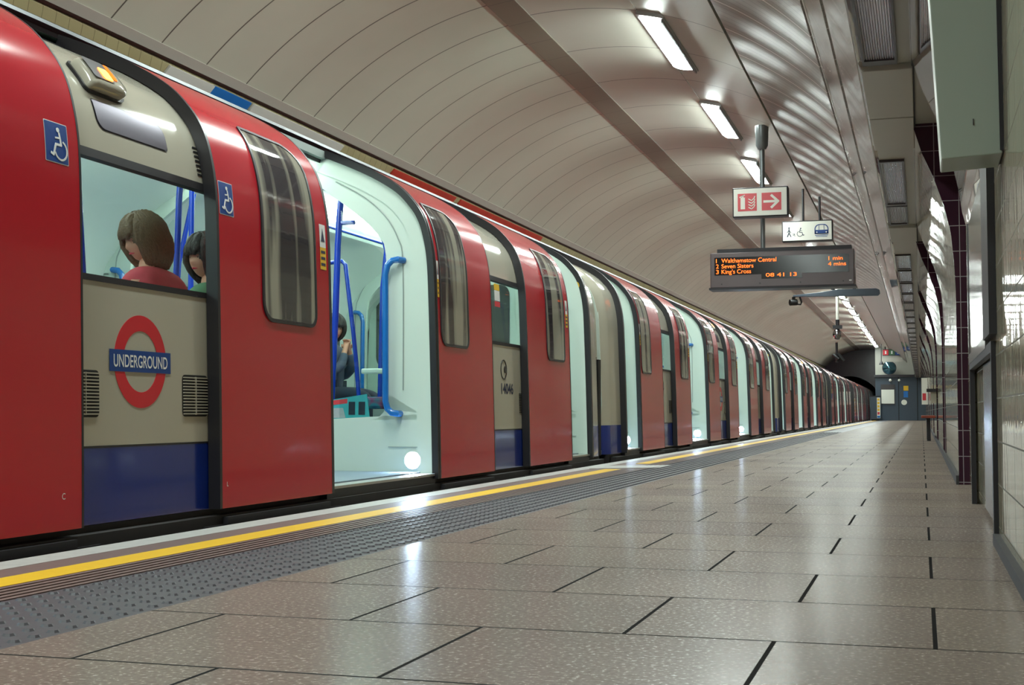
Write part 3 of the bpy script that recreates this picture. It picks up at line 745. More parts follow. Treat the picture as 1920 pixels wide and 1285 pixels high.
    def screen(y,d,lampy):
        """d=+1: faces towards lower y (camera side) """
        root=empty('draught_screen',(0,y,0),None,None); root.parent=car
        out=[(prof(s)[0]-.075*prof(s)[2],prof(s)[1]-.075*prof(s)[3]) for s in [SS[-1]*i/60 for i in range(61)] if prof(s)[0]>-3.9 and s<ST]
        out=[(x,max(z,.085)) for x,z in out]
        T=.035
        # frame: quads between outer profile and inner arch
        zs=[.085,.43]
        mb=MB()
        fn=lambda u,v,w_:(lx(u),w_,lz(v))
        mb.extr([(-2.985,.085),(-2.985,.47),(-3.78,.43),(-3.78,.085)],fn,0,T)
        # corner gusset rounded
        mb.extr([(-2.985,.43),(-3.28,.60),(-3.285,.54),(-3.305,.48),(-3.345,.44),(-3.40,.43)][::-1],fn,0,T)
        # upright and arch as quad strip between outer and inner
        K=24
        def at(poly,t):
            D=[0]
            for p,q in zip(poly,poly[1:]): D.append(D[-1]+math.dist(p,q))
            s_=t*D[-1]
            for i in range(len(poly)-1):
                if D[i+1]>=s_-1e-9: k=(s_-D[i])/(D[i+1]-D[i]+1e-9); return (poly[i][0]+(poly[i+1][0]-poly[i][0])*k,poly[i][1]+(poly[i+1][1]-poly[i][1])*k)
            return poly[-1]
        outp=[p for p in out if p[1]>.45]+[(-3.9,2.16)]
        A=[at(outp,i/K) for i in range(K+1)]; B=[at(ins,i/K) for i in range(K+1)]
        vs=[fn(*p,w_) for w_ in (0,T) for p in A+B]; k=K+1
        fs=[]
        for j in range(2):
            o_=j*2*k
            fs+=[(o_+i,o_+i+1,o_+k+i+1,o_+k+i) for i in range(K)]
        fs+=[(i,i+1,2*k+i+1,2*k+i) for i in range(K)]+[(k+i,k+i+1,3*k+i+1,3*k+i) for i in range(K)]
        mb.add(vs,fs); mb.build('screen_frame','interior',root,smooth=30)
        g=MB(); g.extr([(-3.28,.44),(-3.29,1.47),(-3.62,1.80),(-3.62,.43)],fn,.012,.02); g.build('glass_panel','clear_glass',root)
        # moulded groove line
        r_=MB(); gp=[(-3.17,.62),(-3.175,1.42),(-3.21,1.60),(-3.30,1.75),(-3.45,1.88),(-3.65,1.99)]
        r_.tube([fn(u,v,-.003 if d>0 else T+.003) for u,v in cr(gp,4)],.004,6); r_.build('moulding','interior_dark',root)
        # grab rail
        yy=-.055 if d>0 else T+.055; y2=-.0 if d>0 else T
        path=[(-3.19,y2,.47),(-3.19,yy,.47),(-3.225,yy,.475),(-3.255,yy,.50),(-3.27,yy,.55),(-3.275,yy,1.36),(-3.26,yy,1.42),(-3.23,yy,1.45),(-3.19,yy,1.455),(-3.17,y2,1.455)]
        r_=MB(); r_.tube([(lx(x),y_,lz(z)) for x,y_,z in path],.021,10); r_.build('grab_rail','rail_blue',root,smooth=40)
        if d>0:
            MB().box(lx(-3.27),lx(-2.99),-.006,0,lz(.255),lz(.26)).build('panel_line','interior_dark',root)
        if lampy:
            l=MB(); l.extr(circ2(-3.10,.173,.042,20),fn,-.012,0); l.build('door_lamp','doorglow',root)
            l=MB(); l.ring(circ2(-3.10,.173,.055,20),circ2(-3.10,.173,.042,20),fn,-.01,0); l.build('lamp_rim','white',root)
        return root
    for a,b in OPEN:
        strip(MB(),.02,ST,b-.008,b+.004,BO-.09,BO+.012).build('door_jamb','interior',car,smooth=35)
    for i,(a,b) in enumerate(OPEN):
        screen(b+.0,1,i<3); screen(a-.036,-1,False)
        m_=screen(b+.0,1,False); m_.scale=(-1,1,1)
        for hx,hz in ((-3.26,1.93),(-3.05,1.70)):
            h_=MB(); h_.extr(circ2(hx,hz,.030,16),lambda u,v,w_:(lx(u),w_,lz(v)),-.004,0); h_.build('speaker_hole','dark_metal',m_)
            h_=MB(); h_.ring(circ2(hx,hz,.045,16),circ2(hx,hz,.031,16),lambda u,v,w_:(lx(u),w_,lz(v)),-.005,0); h_.build('speaker_ring','white',m_)
        h_=MB(); h_.extr(circ2(-3.03,1.60,.014,12),lambda u,v,w_:(lx(u),w_,lz(v)),-.004,0); h_.build('alarm_button','sign_red',m_)
    # vertical poles
    def pole(path,r=.017,name='grab_pole'):
        m_=MB(); m_.tube([(lx(x),y,lz(z)) for x,y,z in path],r,10); return m_.build(name,'pole_blue',car,smooth=40)
    for a,b in OPEN[1:3]:
        yc=(a+b)/2
        pole([(-4.24,yc,.1),(-4.24,yc,2.13)])
        pole([(-3.765,b+.19,.1),(-3.757,b+.19,.58),(-3.735,b+.19,1.1),(-3.72,b+.19,1.6),(-3.70,b+.19,1.93),(-3.69,b+.19,2.05)],.022); pole([(-3.70,b+.19,1.745),(-3.60,b+.19,1.745)],.016,'pole_branch')
        pole([(-4.06,b+1.34,.55),(-4.086,b+1.34,.85),(-4.114,b+1.34,1.1),(-4.147,b+1.34,1.34),(-4.18,b+1.34,1.60),(-4.21,b+1.34,1.63),(-4.32,b+1.34,1.62)]); pole([(-4.025,b+1.64,.1),(-3.997,b+1.64,1.45),(-3.96,b+1.64,1.80),(-3.93,b+1.64,2.1)],.022)
        pole([(-4.85,b+.06,.1),(-4.87,b+.05,.9),(-4.84,b+.05,1.5),(-4.72,b+.05,2.02)])
        pole([(-3.76,a-.2,.1),(-3.72,a-.2,1.6),(-3.69,a-.2,2.05)])
    for a,b in BAYS:
        pole([(-3.86,a+.2,2.0),(-3.86,b-.2,2.0)],.015,'overhead_rail'); pole([(-4.62,a+.2,2.0),(-4.62,b-.2,2.0)],.015,'overhead_rail')
        for t in (.33,.66):
            yy=a+(b-a)*t; pole([(-3.70,yy,.5),(-3.66,yy,1.0),(-3.70,yy,1.5),(-3.84,yy,2.0)])
    # --- exterior fittings
    # indicator lamp on the middle panel
    yb=7.88
    root=empty('indicator_lamp',(0,0,0),None,None); root.parent=car
    sL0,sL1=s_at_z(1.765),s_at_z(1.885)
    def fnL(u,v,w_): return car_fn(u,v,BO+w_)
    n=8; mb=MB(); lo=rrect(yb-.13,yb+.13,sL0,sL1,(.02,.05,.05,.02))
    levels=[(0,1),(.035,1),(.05,.9),(.058,.6),(.06,.02)]; cu,cv=yb,(sL0+sL1)/2; k=len(lo); vs=[];fs=[]
    for w_,sc in levels: vs+=[fnL(cu+(u-cu)*sc,cv+(v-cv)*sc,w_) for u,v in lo]
    for j in range(len(levels)-1): fs+=[(j*k+i,j*k+(i+1)%k,(j+1)*k+(i+1)%k,(j+1)*k+i) for i in range(k)]
    mb.add(vs,fs); mb.build('lamp_housing','cream_paint',root,smooth=50)
    mb=MB(); mb.ring(inset(lo,-.012),lo,fnL,0,.012)
    mb.build('lamp_gasket','rubber',root)
    mb=MB(); mb.fill(rrect(yb-.115,yb+.02,sL0+.03,sL1-.01,.012,3),fnL,.0605,3); mb.build('lens_cover','recess_dark',root)
    mb=MB(); mb.fill(rrect(yb-.05,yb+.015,sL0+.035,sL1-.055,.012,3),fnL,.0625,3); mb.build('lit_lens','amber_glow',root)
    mb=MB(); mb.fill(rrect(yb+.025,yb+.055,sL0+.05,sL1-.015,.008,3),fnL,.0615,3); mb.build('side_lens','orange_lens',root)
    # dark curved cover below
    sg0,sg1=s_at_z(1.597),s_at_z(1.722)
    mb=MB(); mb.fill(rrect(yb-.12,yb+.375,sg0,sg1,(.05,.02,.07,.01)),fnL,.004,5); mb.build('vent_cover','vent_metal',car,smooth=60)
    lo=rrect(yb-.126,yb+.381,sg0-.006,sg1+.006,(.05,.02,.07,.01)); mb=MB(); mb.fill(lo,fnL,.0015,5); mb.build('cover_seal','rubber',car,smooth=60)
    # side ventilation slots
    mb=MB()
    for k in range(7):
        s=s_at_z(1.53)+k*.022; mb.extr([(8.52-.035-k*.001,s),(8.53,s),(8.53,s+.009),(8.52-.035,s+.009)],fnL,0,.003)
    mb.build('side_vent','black',car)
    # roundel on the middle panel
    cy=8.00; cs=(s_at_z(.497)+s_at_z(.869))/2; ro=(s_at_z(.869)-s_at_z(.497))/2
    rd=empty('roundel',(0,0,0),None,None); rd.parent=car
    mb=MB(); mb.ring(circ2(cy,cs,ro,48),circ2(cy,cs,ro*.66,48),fnL,.0003,.0016); mb.build('ring','roundel_red',rd)
    bw=.218;bh=.043
    mb=MB(); mb.extr([(cy-bw,cs-bh),(cy+bw,cs-bh),(cy+bw,cs+bh),(cy-bw,cs+bh)],fnL,.0016,.003); mb.build('bar','deep_blue',rd)
    text_mb('UNDERGROUND',cy,cs-.024,.048,.385,fnL,.003,.0008,'C',bold=.012).build('lettering','white',rd)
    # grilles on middle panel
    for (g0,g1) in ((7.53,7.715),(8.31,8.52)):
        gr=empty('side_grille',(0,0,0),None,None); gr.parent=car
        z0,z1=s_at_z(.462),s_at_z(.64)
        lo=rrect(g0,g1,z0,z1,.02,3); mb=MB(); mb.fill(lo,fnL,.001,3); mb.build('grille_back','black',gr)
        mb=MB()
        for k in range(13):
            s=z0+.012+k*(z1-z0-.024)/12; mb.extr([(g0+.008,s-.0025),(g1-.008,s-.0025),(g1-.008,s+.0025),(g0+.008,s+.0025)],fnL,.001,.007)
        mb.extr([((g0+g1)/2-.002,z0+.008),((g0+g1)/2+.002,z0+.008),((g0+g1)/2+.002,z1-.008),((g0+g1)/2-.002,z1-.008)],fnL,.001,.008); mb.build('grille_slats','cream_paint',gr)
    # small round socket, number position and grille on the outer bays
    for y_ in (12.87,3.15):
        mb=MB(); sc=s_at_z(.80); mb.ring(circ2(y_,sc,.075,28),circ2(y_,sc,.066,28),fnL,.0002,.004); mb.extr(circ2(y_+.035,sc,.028,16),fnL,.0002,.006); mb.build('round_socket','rubber',car)
        mb=MB()
        for k in range(12): 
            s=s_at_z(.475)+k*.013; mb.extr([(y_+.38,s),(y_+.585,s),(y_+.585,s+.008),(y_+.38,s+.008)],fnL,.0003,.003)
        mb.build('side_grille','black',car)
    # notices on outer bay windows
    mb=MB(); mb.fill(rrect(12.70,12.83,s_at_z(1.39),s_at_z(1.44),.002,1),fnL,.0,2); mb.build('yellow_notice','yellow',car)
    mb=MB(); mb.fill(rrect(12.70,12.83,s_at_z(1.31),s_at_z(1.388),.002,1),fnL,.0,2); mb.build('white_notice','white',car)
    mb=MB(); mb.fill(rrect(12.70,12.83,s_at_z(1.265),s_at_z(1.305),.002,1),fnL,.0,2); mb.build('red_notice','red_paper',car)
    # gap barriers at the ends
    MB().box(lx(-3.12),lx(-3.05),16.0,16.11,lz(.05),lz(1.02)).build('gap_barrier','black',car); MB().box(lx(-3.12),lx(-3.05),.03,.14,lz(.05),lz(1.0)).build('gap_barrier','black',car)
    mb=MB(); mb.box(-.35,.35,15.95,16.2,.15,.45); mb.build('coupler','under',car)
    # round vestibule sticker at the end opening
    scr=[k for k in kids(car) if k.name.startswith('draught_screen') and abs(k.location.y-15.38)<.01 and k.scale.x>0][0]
    mb=MB(); mb.extr(circ2(-3.08,1.66,.042,20),lambda u,v,w_:(lx(u),w_,lz(v)),-.003,0); st=mb.build('round_sticker','yellow',scr)
    mb=MB(); stroke(mb,[(-3.10,1.645),(-3.06,1.675)],.012,lambda u,v,w_:(lx(u),w_,lz(v)),-.004,-.003); stroke(mb,[(-3.10,1.675),(-3.06,1.645)],.012,lambda u,v,w_:(lx(u),w_,lz(v)),-.004,-.003); mb.build('sticker_mark','ink',st)
    return car
car=build_car()
cars=[car]
NAMES=['nearest train carriage, numbered 14046, filling the left of the view with its large roundel',
 'second train carriage, its end meeting the nearest one at the cream gap','third train carriage along the platform from the camera',
 'fourth train carriage along the platform, far and narrow in view','fifth train carriage, last one fully beside the platform','sixth train carriage, entering the dark tunnel mouth']
for i in range(1,6):
    c=copy_tree(car); c.location.y=START+PIT*i; cars.append(c)
for c,n in zip(cars,NAMES): c['label']=n
# extras only on the nearest carriage : accessibility stickers, door letters, car number
def wc(y0,y1,z0,z1):
    s0,s1=s_at_z(z0),s_at_z(z1); r=empty('access_sticker',(0,0,0),None,None); r.parent=car
    mb=MB(); mb.fill(rrect(y0,y1,s0,s1,.004,2),car_fn,.0012,4); mb.build('border','white',r)
    mb=MB(); mb.fill(rrect(y0+.003,y1-.003,s0+.003,s1-.003,.003,2),car_fn,.0018,4); mb.build('backing','deep_blue',r)
    mb=MB(); h=(s1-s0)*.78; wheelchair(mb,y0+(y1-y0)*.02,s0+(s1-s0)*.1,h,car_fn,.002,.0012)
    # facing left in the photo: mirror about sticker centre
    cy_=(y0+y1)/2; mb.v=[(v[0],2*cy_-v[1],v[2]) for v in mb.v]; mb.build('wheelchair_symbol','white',r)
wc(7.32,7.455,1.372,1.522); wc(8.545,8.672,1.356,1.506)
text_mb('C',7.40,s_at_z(.17),.022,None,car_fn,.001,.0008).build('door_letter','white',car)
text_mb('L',8.575,s_at_z(.155),.020,None,car_fn,.001,.0008).build('door_letter','white',car)
text_mb('14046',12.95,s_at_z(.62),.075,.30,lambda u,v,w_:car_fn(u,v,BO+w_),.0005,.001,'C',bold=.025).build('car_number','ink',car)
# newspapers left on the ledge and small orange repeat are separate things
# ------------------------------------------------------------------ signs
def front(x0,y,z0):     # local frame for signs facing the camera: u->X, v->Z, w-> towards camera
    return lambda u,v,w_:(u-x0,-w_,v-z0)
def yb_(mb,u0,u1,v0,v1,fn,w0,w1): return mb.extr([(u0,v0),(u1,v0),(u1,v1),(u0,v1)],fn,w0,w1)
# --- train indicator
r=empty('train_indicator',(-1.66,16.9,2.05),'dark hanging train indicator with orange dot matrix destinations and clock','departure board')
fn=front(-1.66,16.9,2.05)
mb=MB(); yb_(mb,-2.545,-.765,2.05,2.50,fn,-.28,0); o=mb.build('case','sign_body',r,bevel=.012)
mb=MB(); yb_(mb,-2.46,-.80,2.50,2.55,fn,-.25,-.03); mb.build('top_rail','dark_metal',r)
mb=MB(); yb_(mb,-2.56,-.75,2.03,2.055,fn,-.3,.012); mb.build('bottom_lip','dark_metal',r)
mb=MB(); yb_(mb,-2.49,-.83,2.215,2.44,fn,0,.004); scr=mb.build('screen','screen_black',r)
mb=MB(); yb_(mb,-1.90,-1.40,2.155,2.215,fn,0,.004); mb.build('clock_screen','screen_black',r)
rows=[('1',2.372),('2',2.302),('3',2.232)]; names=['Walthamstow Central','Seven Sisters',"King's Cross"]; ww=[.685,.40,.37]
for (n_,z),t,w_ in zip(rows,names,ww):
    text_mb(n_,-2.47,z,.052,.009 if n_=='1' else .034,fn,.005,.001).build('row_number','led',r)
    text_mb(t,-2.40,z,.052,w_,fn,.005,.001).build('destination','led',r)
text_mb('1 min',-1.075,2.365,.045,.17,fn,.005,.001).build('minutes','led',r)
text_mb('4 mins',-1.08,2.295,.045,.215,fn,.005,.001).build('minutes','led',r)
mb=text_mb('08 41 13',-1.845,2.18,.045,.38,fn,.007,.001); mb.build('clock','led',r)
mb=MB(); yb_(mb,-.83,-.80,2.10,2.115,fn,0,.003); mb.build('maker_plate','white',r)
mb=MB()
for x in (-2.40,-1.92,-1.42,-.90): mb.extr(circ2(x,2.10,.008,8),fn,0,.004)
mb.build('screws','dark_metal',r)
mb=MB(); mb.tube([(-1.89+1.66,.10,.49),(-1.89+1.66,.10,ceil(-1.89)-2.05)],.03,12); mb.build('support_pole','pole_grey',r,smooth=40)
# --- fire extinguisher sign
r=empty('fire_sign',(-1.885,16.6,2.9),'square edged illuminated sign with red fire extinguisher and arrow pictograms above the indicator','sign')
fn=front(-1.885,16.6,2.9); k=16.6/16.9
X0,X1,Z0,Z1=-2.215,-1.535,2.90,3.27
mb=MB(); yb_(mb,X0,X1,Z0,Z1,fn,-.18,0); mb.build('case','dark_metal',r,bevel=.008)
mb=MB(); yb_(mb,X0+.015,X1-.015,Z0+.015,Z1-.015,fn,0,.003); mb.build('face','sign_white',r)
for a,b in ((X0+.065,X0+.30),(X0+.36,X0+.60)):
    mb=MB(); yb_(mb,a,b,Z0+.075,Z1-.075,fn,.003,.005); mb.build('red_panel','sign_red',r)
mb=MB(); yb_(mb,X0+.10,X0+.155,Z0+.10,Z1-.125,fn,.005,.006); yb_(mb,X0+.115,X0+.14,Z1-.125,Z1-.10,fn,.005,.006); stroke(mb,[(X0+.09,Z1-.12),(X0+.15,Z1-.095)],.012,fn,.005,.006)
for q in range(4): stroke(mb,[(X0+.20+.0*q,Z0+.12+q*.035),(X0+.235,Z0+.10+q*.035),(X0+.265,Z0+.125+q*.035),(X0+.275,Z0+.15+q*.035)],.011,fn,.005,.006)
mb.build('extinguisher_symbol','sign_white',r)
mb=MB(); cz_=(Z0+Z1)/2; stroke(mb,[(X0+.39,cz_),(X0+.55,cz_)],.03,fn,.005,.0062); stroke(mb,[(X0+.48,cz_+.075),(X0+.56,cz_),(X0+.48,cz_-.075)],.03,fn,.005,.006); mb.build('arrow_symbol','sign_white',r)
px_=-1.855
mb=MB(); mb.tube([(px_+1.885,.09,Z1-2.9),(px_+1.885,.09,ceil(px_)-2.9-.12)],.032,12); mb.build('support_pole','pole_grey',r,smooth=40)
mb=MB(); zt=ceil(px_)-2.9; mb.tube([(px_+1.885,.09,zt-.32),(px_+1.885,.09,zt-.27),(px_+1.885,.09,zt-.02)],[.05,.075,.085],14); mb.build('ceiling_rose','pole_grey',r,smooth=40)
# --- step free boarding sign
BK=21.3/16.3
r=empty('boarding_sign',(-1.33*BK,21.3,EYE+(2.64-EYE)*BK),'small white hanging sign with walking figure, wheelchair and train front','sign')
fn=front(-1.33,16.3,2.64)
S=16.3/16.9; X0,X1,Z0,Z1=-1.583,-.985,EYE+(2.611-EYE)*S+.0,EYE+(2.870-EYE)*S
mb=MB(); yb_(mb,X0,X1,Z0,Z1,fn,-.14,0); mb.build('case','dark_metal',r,bevel=.006)
mb=MB(); yb_(mb,X0+.012,X1-.012,Z0+.012,Z1-.012,fn,0,.003); mb.build('face','sign_white',r)
mb=MB(); u=X0+.085; v=Z0+.06
mb.extr(circ2(u,v+.105,.010,10),fn,.003,.004); stroke(mb,[(u,v+.09),(u,v+.045),(u-.02,v)],.012,fn,.003,.004); stroke(mb,[(u,v+.045),(u+.022,v)],.010,fn,.003,.004); stroke(mb,[(u-.022,v+.05),(u,v+.08),(u+.022,v+.045)],.007,fn,.003,.004)
stroke(mb,[(u+.045,v+.035),(u+.065,v+.02),(u+.065,v+.035)],.006,fn,.003,.004); stroke(mb,[(u+.045,v+.02),(u+.075,v+.005)],.005,fn,.003,.004)
wheelchair(mb,u+.09,v,.105,fn,.003,.001); mb.build('figures','ink',r)
mb=MB(); tx=X1-.13; tz=Z0+.125
mb.ring(rrect(tx-.082,tx+.082,tz-.045,tz+.075,(.01,.01,.06,.06),6),[(tx+(p[0]-tx)*.86,tz+.01+(p[1]-tz-.01)*.84) for p in rrect(tx-.082,tx+.082,tz-.045,tz+.075,(.01,.01,.06,.06),6)],fn,.003,.0045)
yb_(mb,tx-.08,tx+.08,tz-.045,tz+.005,fn,.003,.0045); stroke(mb,[(tx-.03,tz),(tx-.03,tz+.07)],.006,fn,.003,.0045); stroke(mb,[(tx+.03,tz),(tx+.03,tz+.07)],.006,fn,.003,.0045); stroke(mb,[(tx-.075,tz-.058),(tx+.075,tz-.058)],.008,fn,.003,.0045); stroke(mb,[(tx-.065,tz-.075),(tx+.065,tz-.075)],.006,fn,.003,.0045)
mb.build('train_symbol','deep_blue',r)
mb=MB(); mb.extr(circ2(tx-.055,tz-.022,.008,8),fn,.0045,.0052); mb.extr(circ2(tx+.055,tz-.022,.008,8),fn,.0045,.0052); mb.build('train_lights','sign_white',r)
for px_ in (-1.335,-1.14):
    zc=(ceil(px_*BK)-EYE-(2.64-EYE)*BK)/BK
    mb=MB(); mb.tube([(px_+1.33,.07,Z1-2.64),(px_+1.33,.07,zc-.01)],.014,8); mb.build('hanger_rod','dark_metal',r,smooth=40)
r.scale=(BK,BK,BK)
# --- long camera boom
r=empty('camera_boom',(-1.8,32,3.2),'long dark tapered boom under the indicator carrying a small camera at its left end','camera bracket')
K=32/16.9; zz=lambda z:EYE+(z-EYE)*K-3.2; xx=lambda x:x*K+1.8
fnb=lambda u,v,w_:(xx(u),w_,zz(v))
mb=MB(); mb.extr([(-1.21,1.96),(-1.6+.09,1.935),(-1.51,1.915),(-.49,1.905),(-.465,1.93),(-.47,1.975),(-.51,1.995),(-.95,1.995)],fnb,-.08,.08); mb.build('arm','booth_paint',r,bevel=.008)
mb=MB(); mb.tube([(xx(-1.505),0,zz(1.915)),(xx(-1.505),0,zz(1.86))],.04,8); mb.tube([(xx(-1.43),0,zz(1.915)),(xx(-1.41),0,zz(1.85)),(xx(-1.42),0,zz(1.82)),(xx(-1.47),0,zz(1.825))],.022,8); mb.build('camera_bracket','black',r,smooth=40)
mb=MB(); mb.tube([(xx(-1.55),-.05,zz(1.845)),(xx(-1.47),.03,zz(1.85))],.075,12); mb.build('camera_body','black',r,smooth=40)
for x_ in (-1.03,-.77):
    mb=MB(); mb.tube([(xx(x_),0,zz(1.99)),(xx(x_),0,ceil(-1.8+xx(x_))-3.2-.02)],.04,10); mb.build('support_pole','dark_metal',r,smooth=40)
# --- second hanging camera mast
r=empty('camera_mast',(-2.08,36,3.81),'slim white mast with round camera cluster hanging beyond the boom','camera mast')
r.scale=(1.5,1.5,1.5); zc=(ceil(-2.08)-3.81)/1.5-.01
mb=MB(); mb.tube([(0,0,zc),(0,0,-.66)],.028,10); mb.build('pole','sign_white',r,smooth=40)
mb=MB(); mb.tube([(0,0,-.60),(0,0,-.95)],.035,10); mb.tube([(-.02,0,-1.0),(-.02,0,-1.35)],.022,8); mb.box(-.08,.08,-.05,.05,-.76,-.70); mb.build('clamp','dark_metal',r,smooth=40)
mb=MB(); mb.sphere((-.01,-.02,-.86),(.075,.075,.095)); mb.build('dome','chrome',r,smooth=60)
mb=MB(); mb.tube([(-.08,0,-1.22),(.02,-.05,-1.3)],.03,10); mb.tube([(.0,0,-1.2),(.10,-.02,-1.33)],.03,10); mb.build('camera_body','black',r,smooth=40)
# --- end of the platform
struct(MB().box(-2.53,.6,80,80.3,0,4.4).build('wall_end','white_lining'))
r=empty('end_booth',(-1.13,79.2,0),'dark blue grey cabin with a notice window closing the end of the platform','booth'); r.scale=(1.2,1.2,1.17)
mb=MB(); mb.box(-1.14,1.2,-.3,.35,0,2.1); mb.build('cabin','booth_paint',r)
mb=MB(); mb.box(-1.2,1.2,-.42,.38,2.1,2.22); mb.build('roof','dark_metal',r)
mb=MB(); mb.box(-.90,-.25,-.34,-.3,.78,1.75); f=mb.build('notice_window','recess_dark',r)
mb=MB(); mb.box(-.87,-.28,-.35,-.34,.82,1.5); mb.build('white_notice','sign_white',f)
mb=MB(); mb.box(-.10,-.07,-.31,-.3,0,2.1); mb.box(.75,.78,-.31,-.3,0,2.1); mb.build('door_joint','black',r)
mb=MB(); mb.box(.14,.36,-.31,-.3,1.45,1.68); mb.build('yellow_label','yellow',r)
mb=MB(); mb.box(.14,.34,-.31,-.3,1.12,1.42); mb.build('blue_label','poster_blue',r)
mb=MB(); mb.extr(circ2(.16,.88,.13,20),lambda u,v,w_:(u,w_,v),-.32,-.3); mb.build('round_notice','sign_white',r)
mb=MB(); mb.sphere((-.45,-.36,1.95),.07); mb.sphere((-.05,-.36,1.95),.06); mb.build('small_light','sign_white',r,smooth=60)
r=empty('platform_mirror',(-1.73,79.2,3.0),'round convex mirror with dark rim above the booth','mirror'); r.scale=(1.2,1.2,1.2)
mb=MB(); mb.extr(circ2(0,0,.33,32),lambda u,v,w_:(u,w_,v),0,.05); mb.build('rim','dark_metal',r)
mb=MB(); 
for_=[]
vs=[(0,-.10,0)]; fs=[]
for j in range(1,6):
    rr_=.30*j/5; vs+=[(rr_*math.cos(2*PI*i/24),-.10+.1*(j/5)**2,rr_*math.sin(2*PI*i/24)) for i in range(24)]
for i in range(24): fs.append((0,1+i,1+(i+1)%24))
for j in range(4):
    for i in range(24): fs.append((1+j*24+i,1+j*24+(i+1)%24,1+(j+1)*24+(i+1)%24,1+(j+1)*24+i))
mb.add(vs,fs); mb.build('mirror_glass','mirror_face',r,smooth=60)
mb=MB(); mb.tube([(0,.05,0),(0,.5,.0)],.03,8); mb.build('bracket','dark_metal',r)
r=empty('exit_sign',(-1.50,76,3.57),'hanging sign with red, green and blue panels near the end of the platform','sign'); r.scale=(1.2,1.2,1.2)
mb=MB(); mb.box(-.42,.40,-.05,.05,.0,.30); mb.build('case','dark_metal',r)
for x,m_ in ((-.40,'sign_red'),(-.13,'green_cloth'),(.14,'deep_blue')): MB().box(x,x+.24,-.06,-.05,.03,.27).build('colour_panel',m_,r)
mb=MB()
for x in (-.28,-.01,.26): mb.box(x-.03,x+.03,-.065,-.06,.08,.22)
mb.build('pictograms','white',r)
mb=MB(); mb.box(-.47,.45,-.04,.04,-.28,-.08); mb.build('lower_beam','white_lining',r)
for x_ in (.3,-.3):
    mb=MB(); mb.tube([(x_,0,.3),(x_,0,(ceil(-1.5+x_*1.2)-3.57)/1.2)],.03,8); mb.build('hanger_rod','dark_metal',r)
r=empty('hanging_speaker',(-2.02,74,3.09),'small dark bell shaped speaker on a thin rod by the round mirror','speaker')
mb=MB(); mb.tube([(0,0,.1),(0,0,ceil(-2.02)-3.09)],.02,8); mb.build('rod','dark_metal',r)
mb=MB(); mb.tube([(0,0,-.08),(0,0,0),(0,0,.12)],[.13,.10,.03],12); mb.build('bell','dark_metal',r,smooth=40)
r=empty('track_cabinet',(-2.45,77.9,0),'low teal cabinet with a strip of coloured labels at the platform end','cabinet'); r.scale=(1.2,1.2,1.2)
mb=MB(); mb.box(-.26,.22,-.25,.25,.05,1.12); mb.build('case','booth_paint',r,bevel=.02)
mb=MB(); mb.box(-.28,.24,-.27,.27,1.12,1.16); mb.build('lid','dark_metal',r)
mb=MB(); mb.box(.05,.20,-.262,-.25,.12,1.08); q=mb.build('label_strip','sign_white',r)
mb=MB()
for k in range(4): mb.box(.07,.17,-.268,-.262,.45+k*.16,.56+k*.16)
mb.build('yellow_labels','yellow',q)
MB().box(.07,.17,-.268,-.262,.28,.40).build('red_label','red_paper',q); MB().box(.06,.19,-.268,-.262,.13,.23).build('blue_label','poster_blue',q)
mb=MB(); mb.box(-.2,.15,-.2,.2,0,.05); mb.build('plinth','black',r)
r=empty('platform_bench',(.08,24,0),'reddish brown bench against the far part of the right wall','bench')
mb=MB(); mb.box(-.09,.14,-.9,.9,.38,.42); mb.build('seat','bench_wood',r,bevel=.01)
for y in (-.7,.7): MB().box(.0,.06,y-.03,y+.03,0,.38).build('leg','dark_metal',r)
r=empty('help_point',(.18,22.2,0),'white help point panel with a dark bracket on the right wall','help point')
mb=MB(); mb.box(-.04,.05,0,.18,.62,.80); mb.build('panel','cream_paint',r)
mb=MB(); mb.box(-.10,.05,-.05,.22,.80,.85); mb.build('hood','dark_metal',r)
r=empty('wall_notice',(.14,50,.55),'white notice board with small red label on the right wall near the end','notice')
mb=MB(); mb.box(-.13,.08,-.02,.06,.2,1.15); mb.build('board','sign_white',r)
MB().box(-.1,.02,-.03,-.02,.35,.6).build('red_label','red_paper',r)
for i,(y,z1) in enumerate(((20.7,2.3),)):
    o=MB().box(.235,.30,y,y+.5,.9,z1).build('wall_duct','dark_metal'); tag(o,'dark vertical duct in the wall recess beyond the second maroon tiled edge','duct')
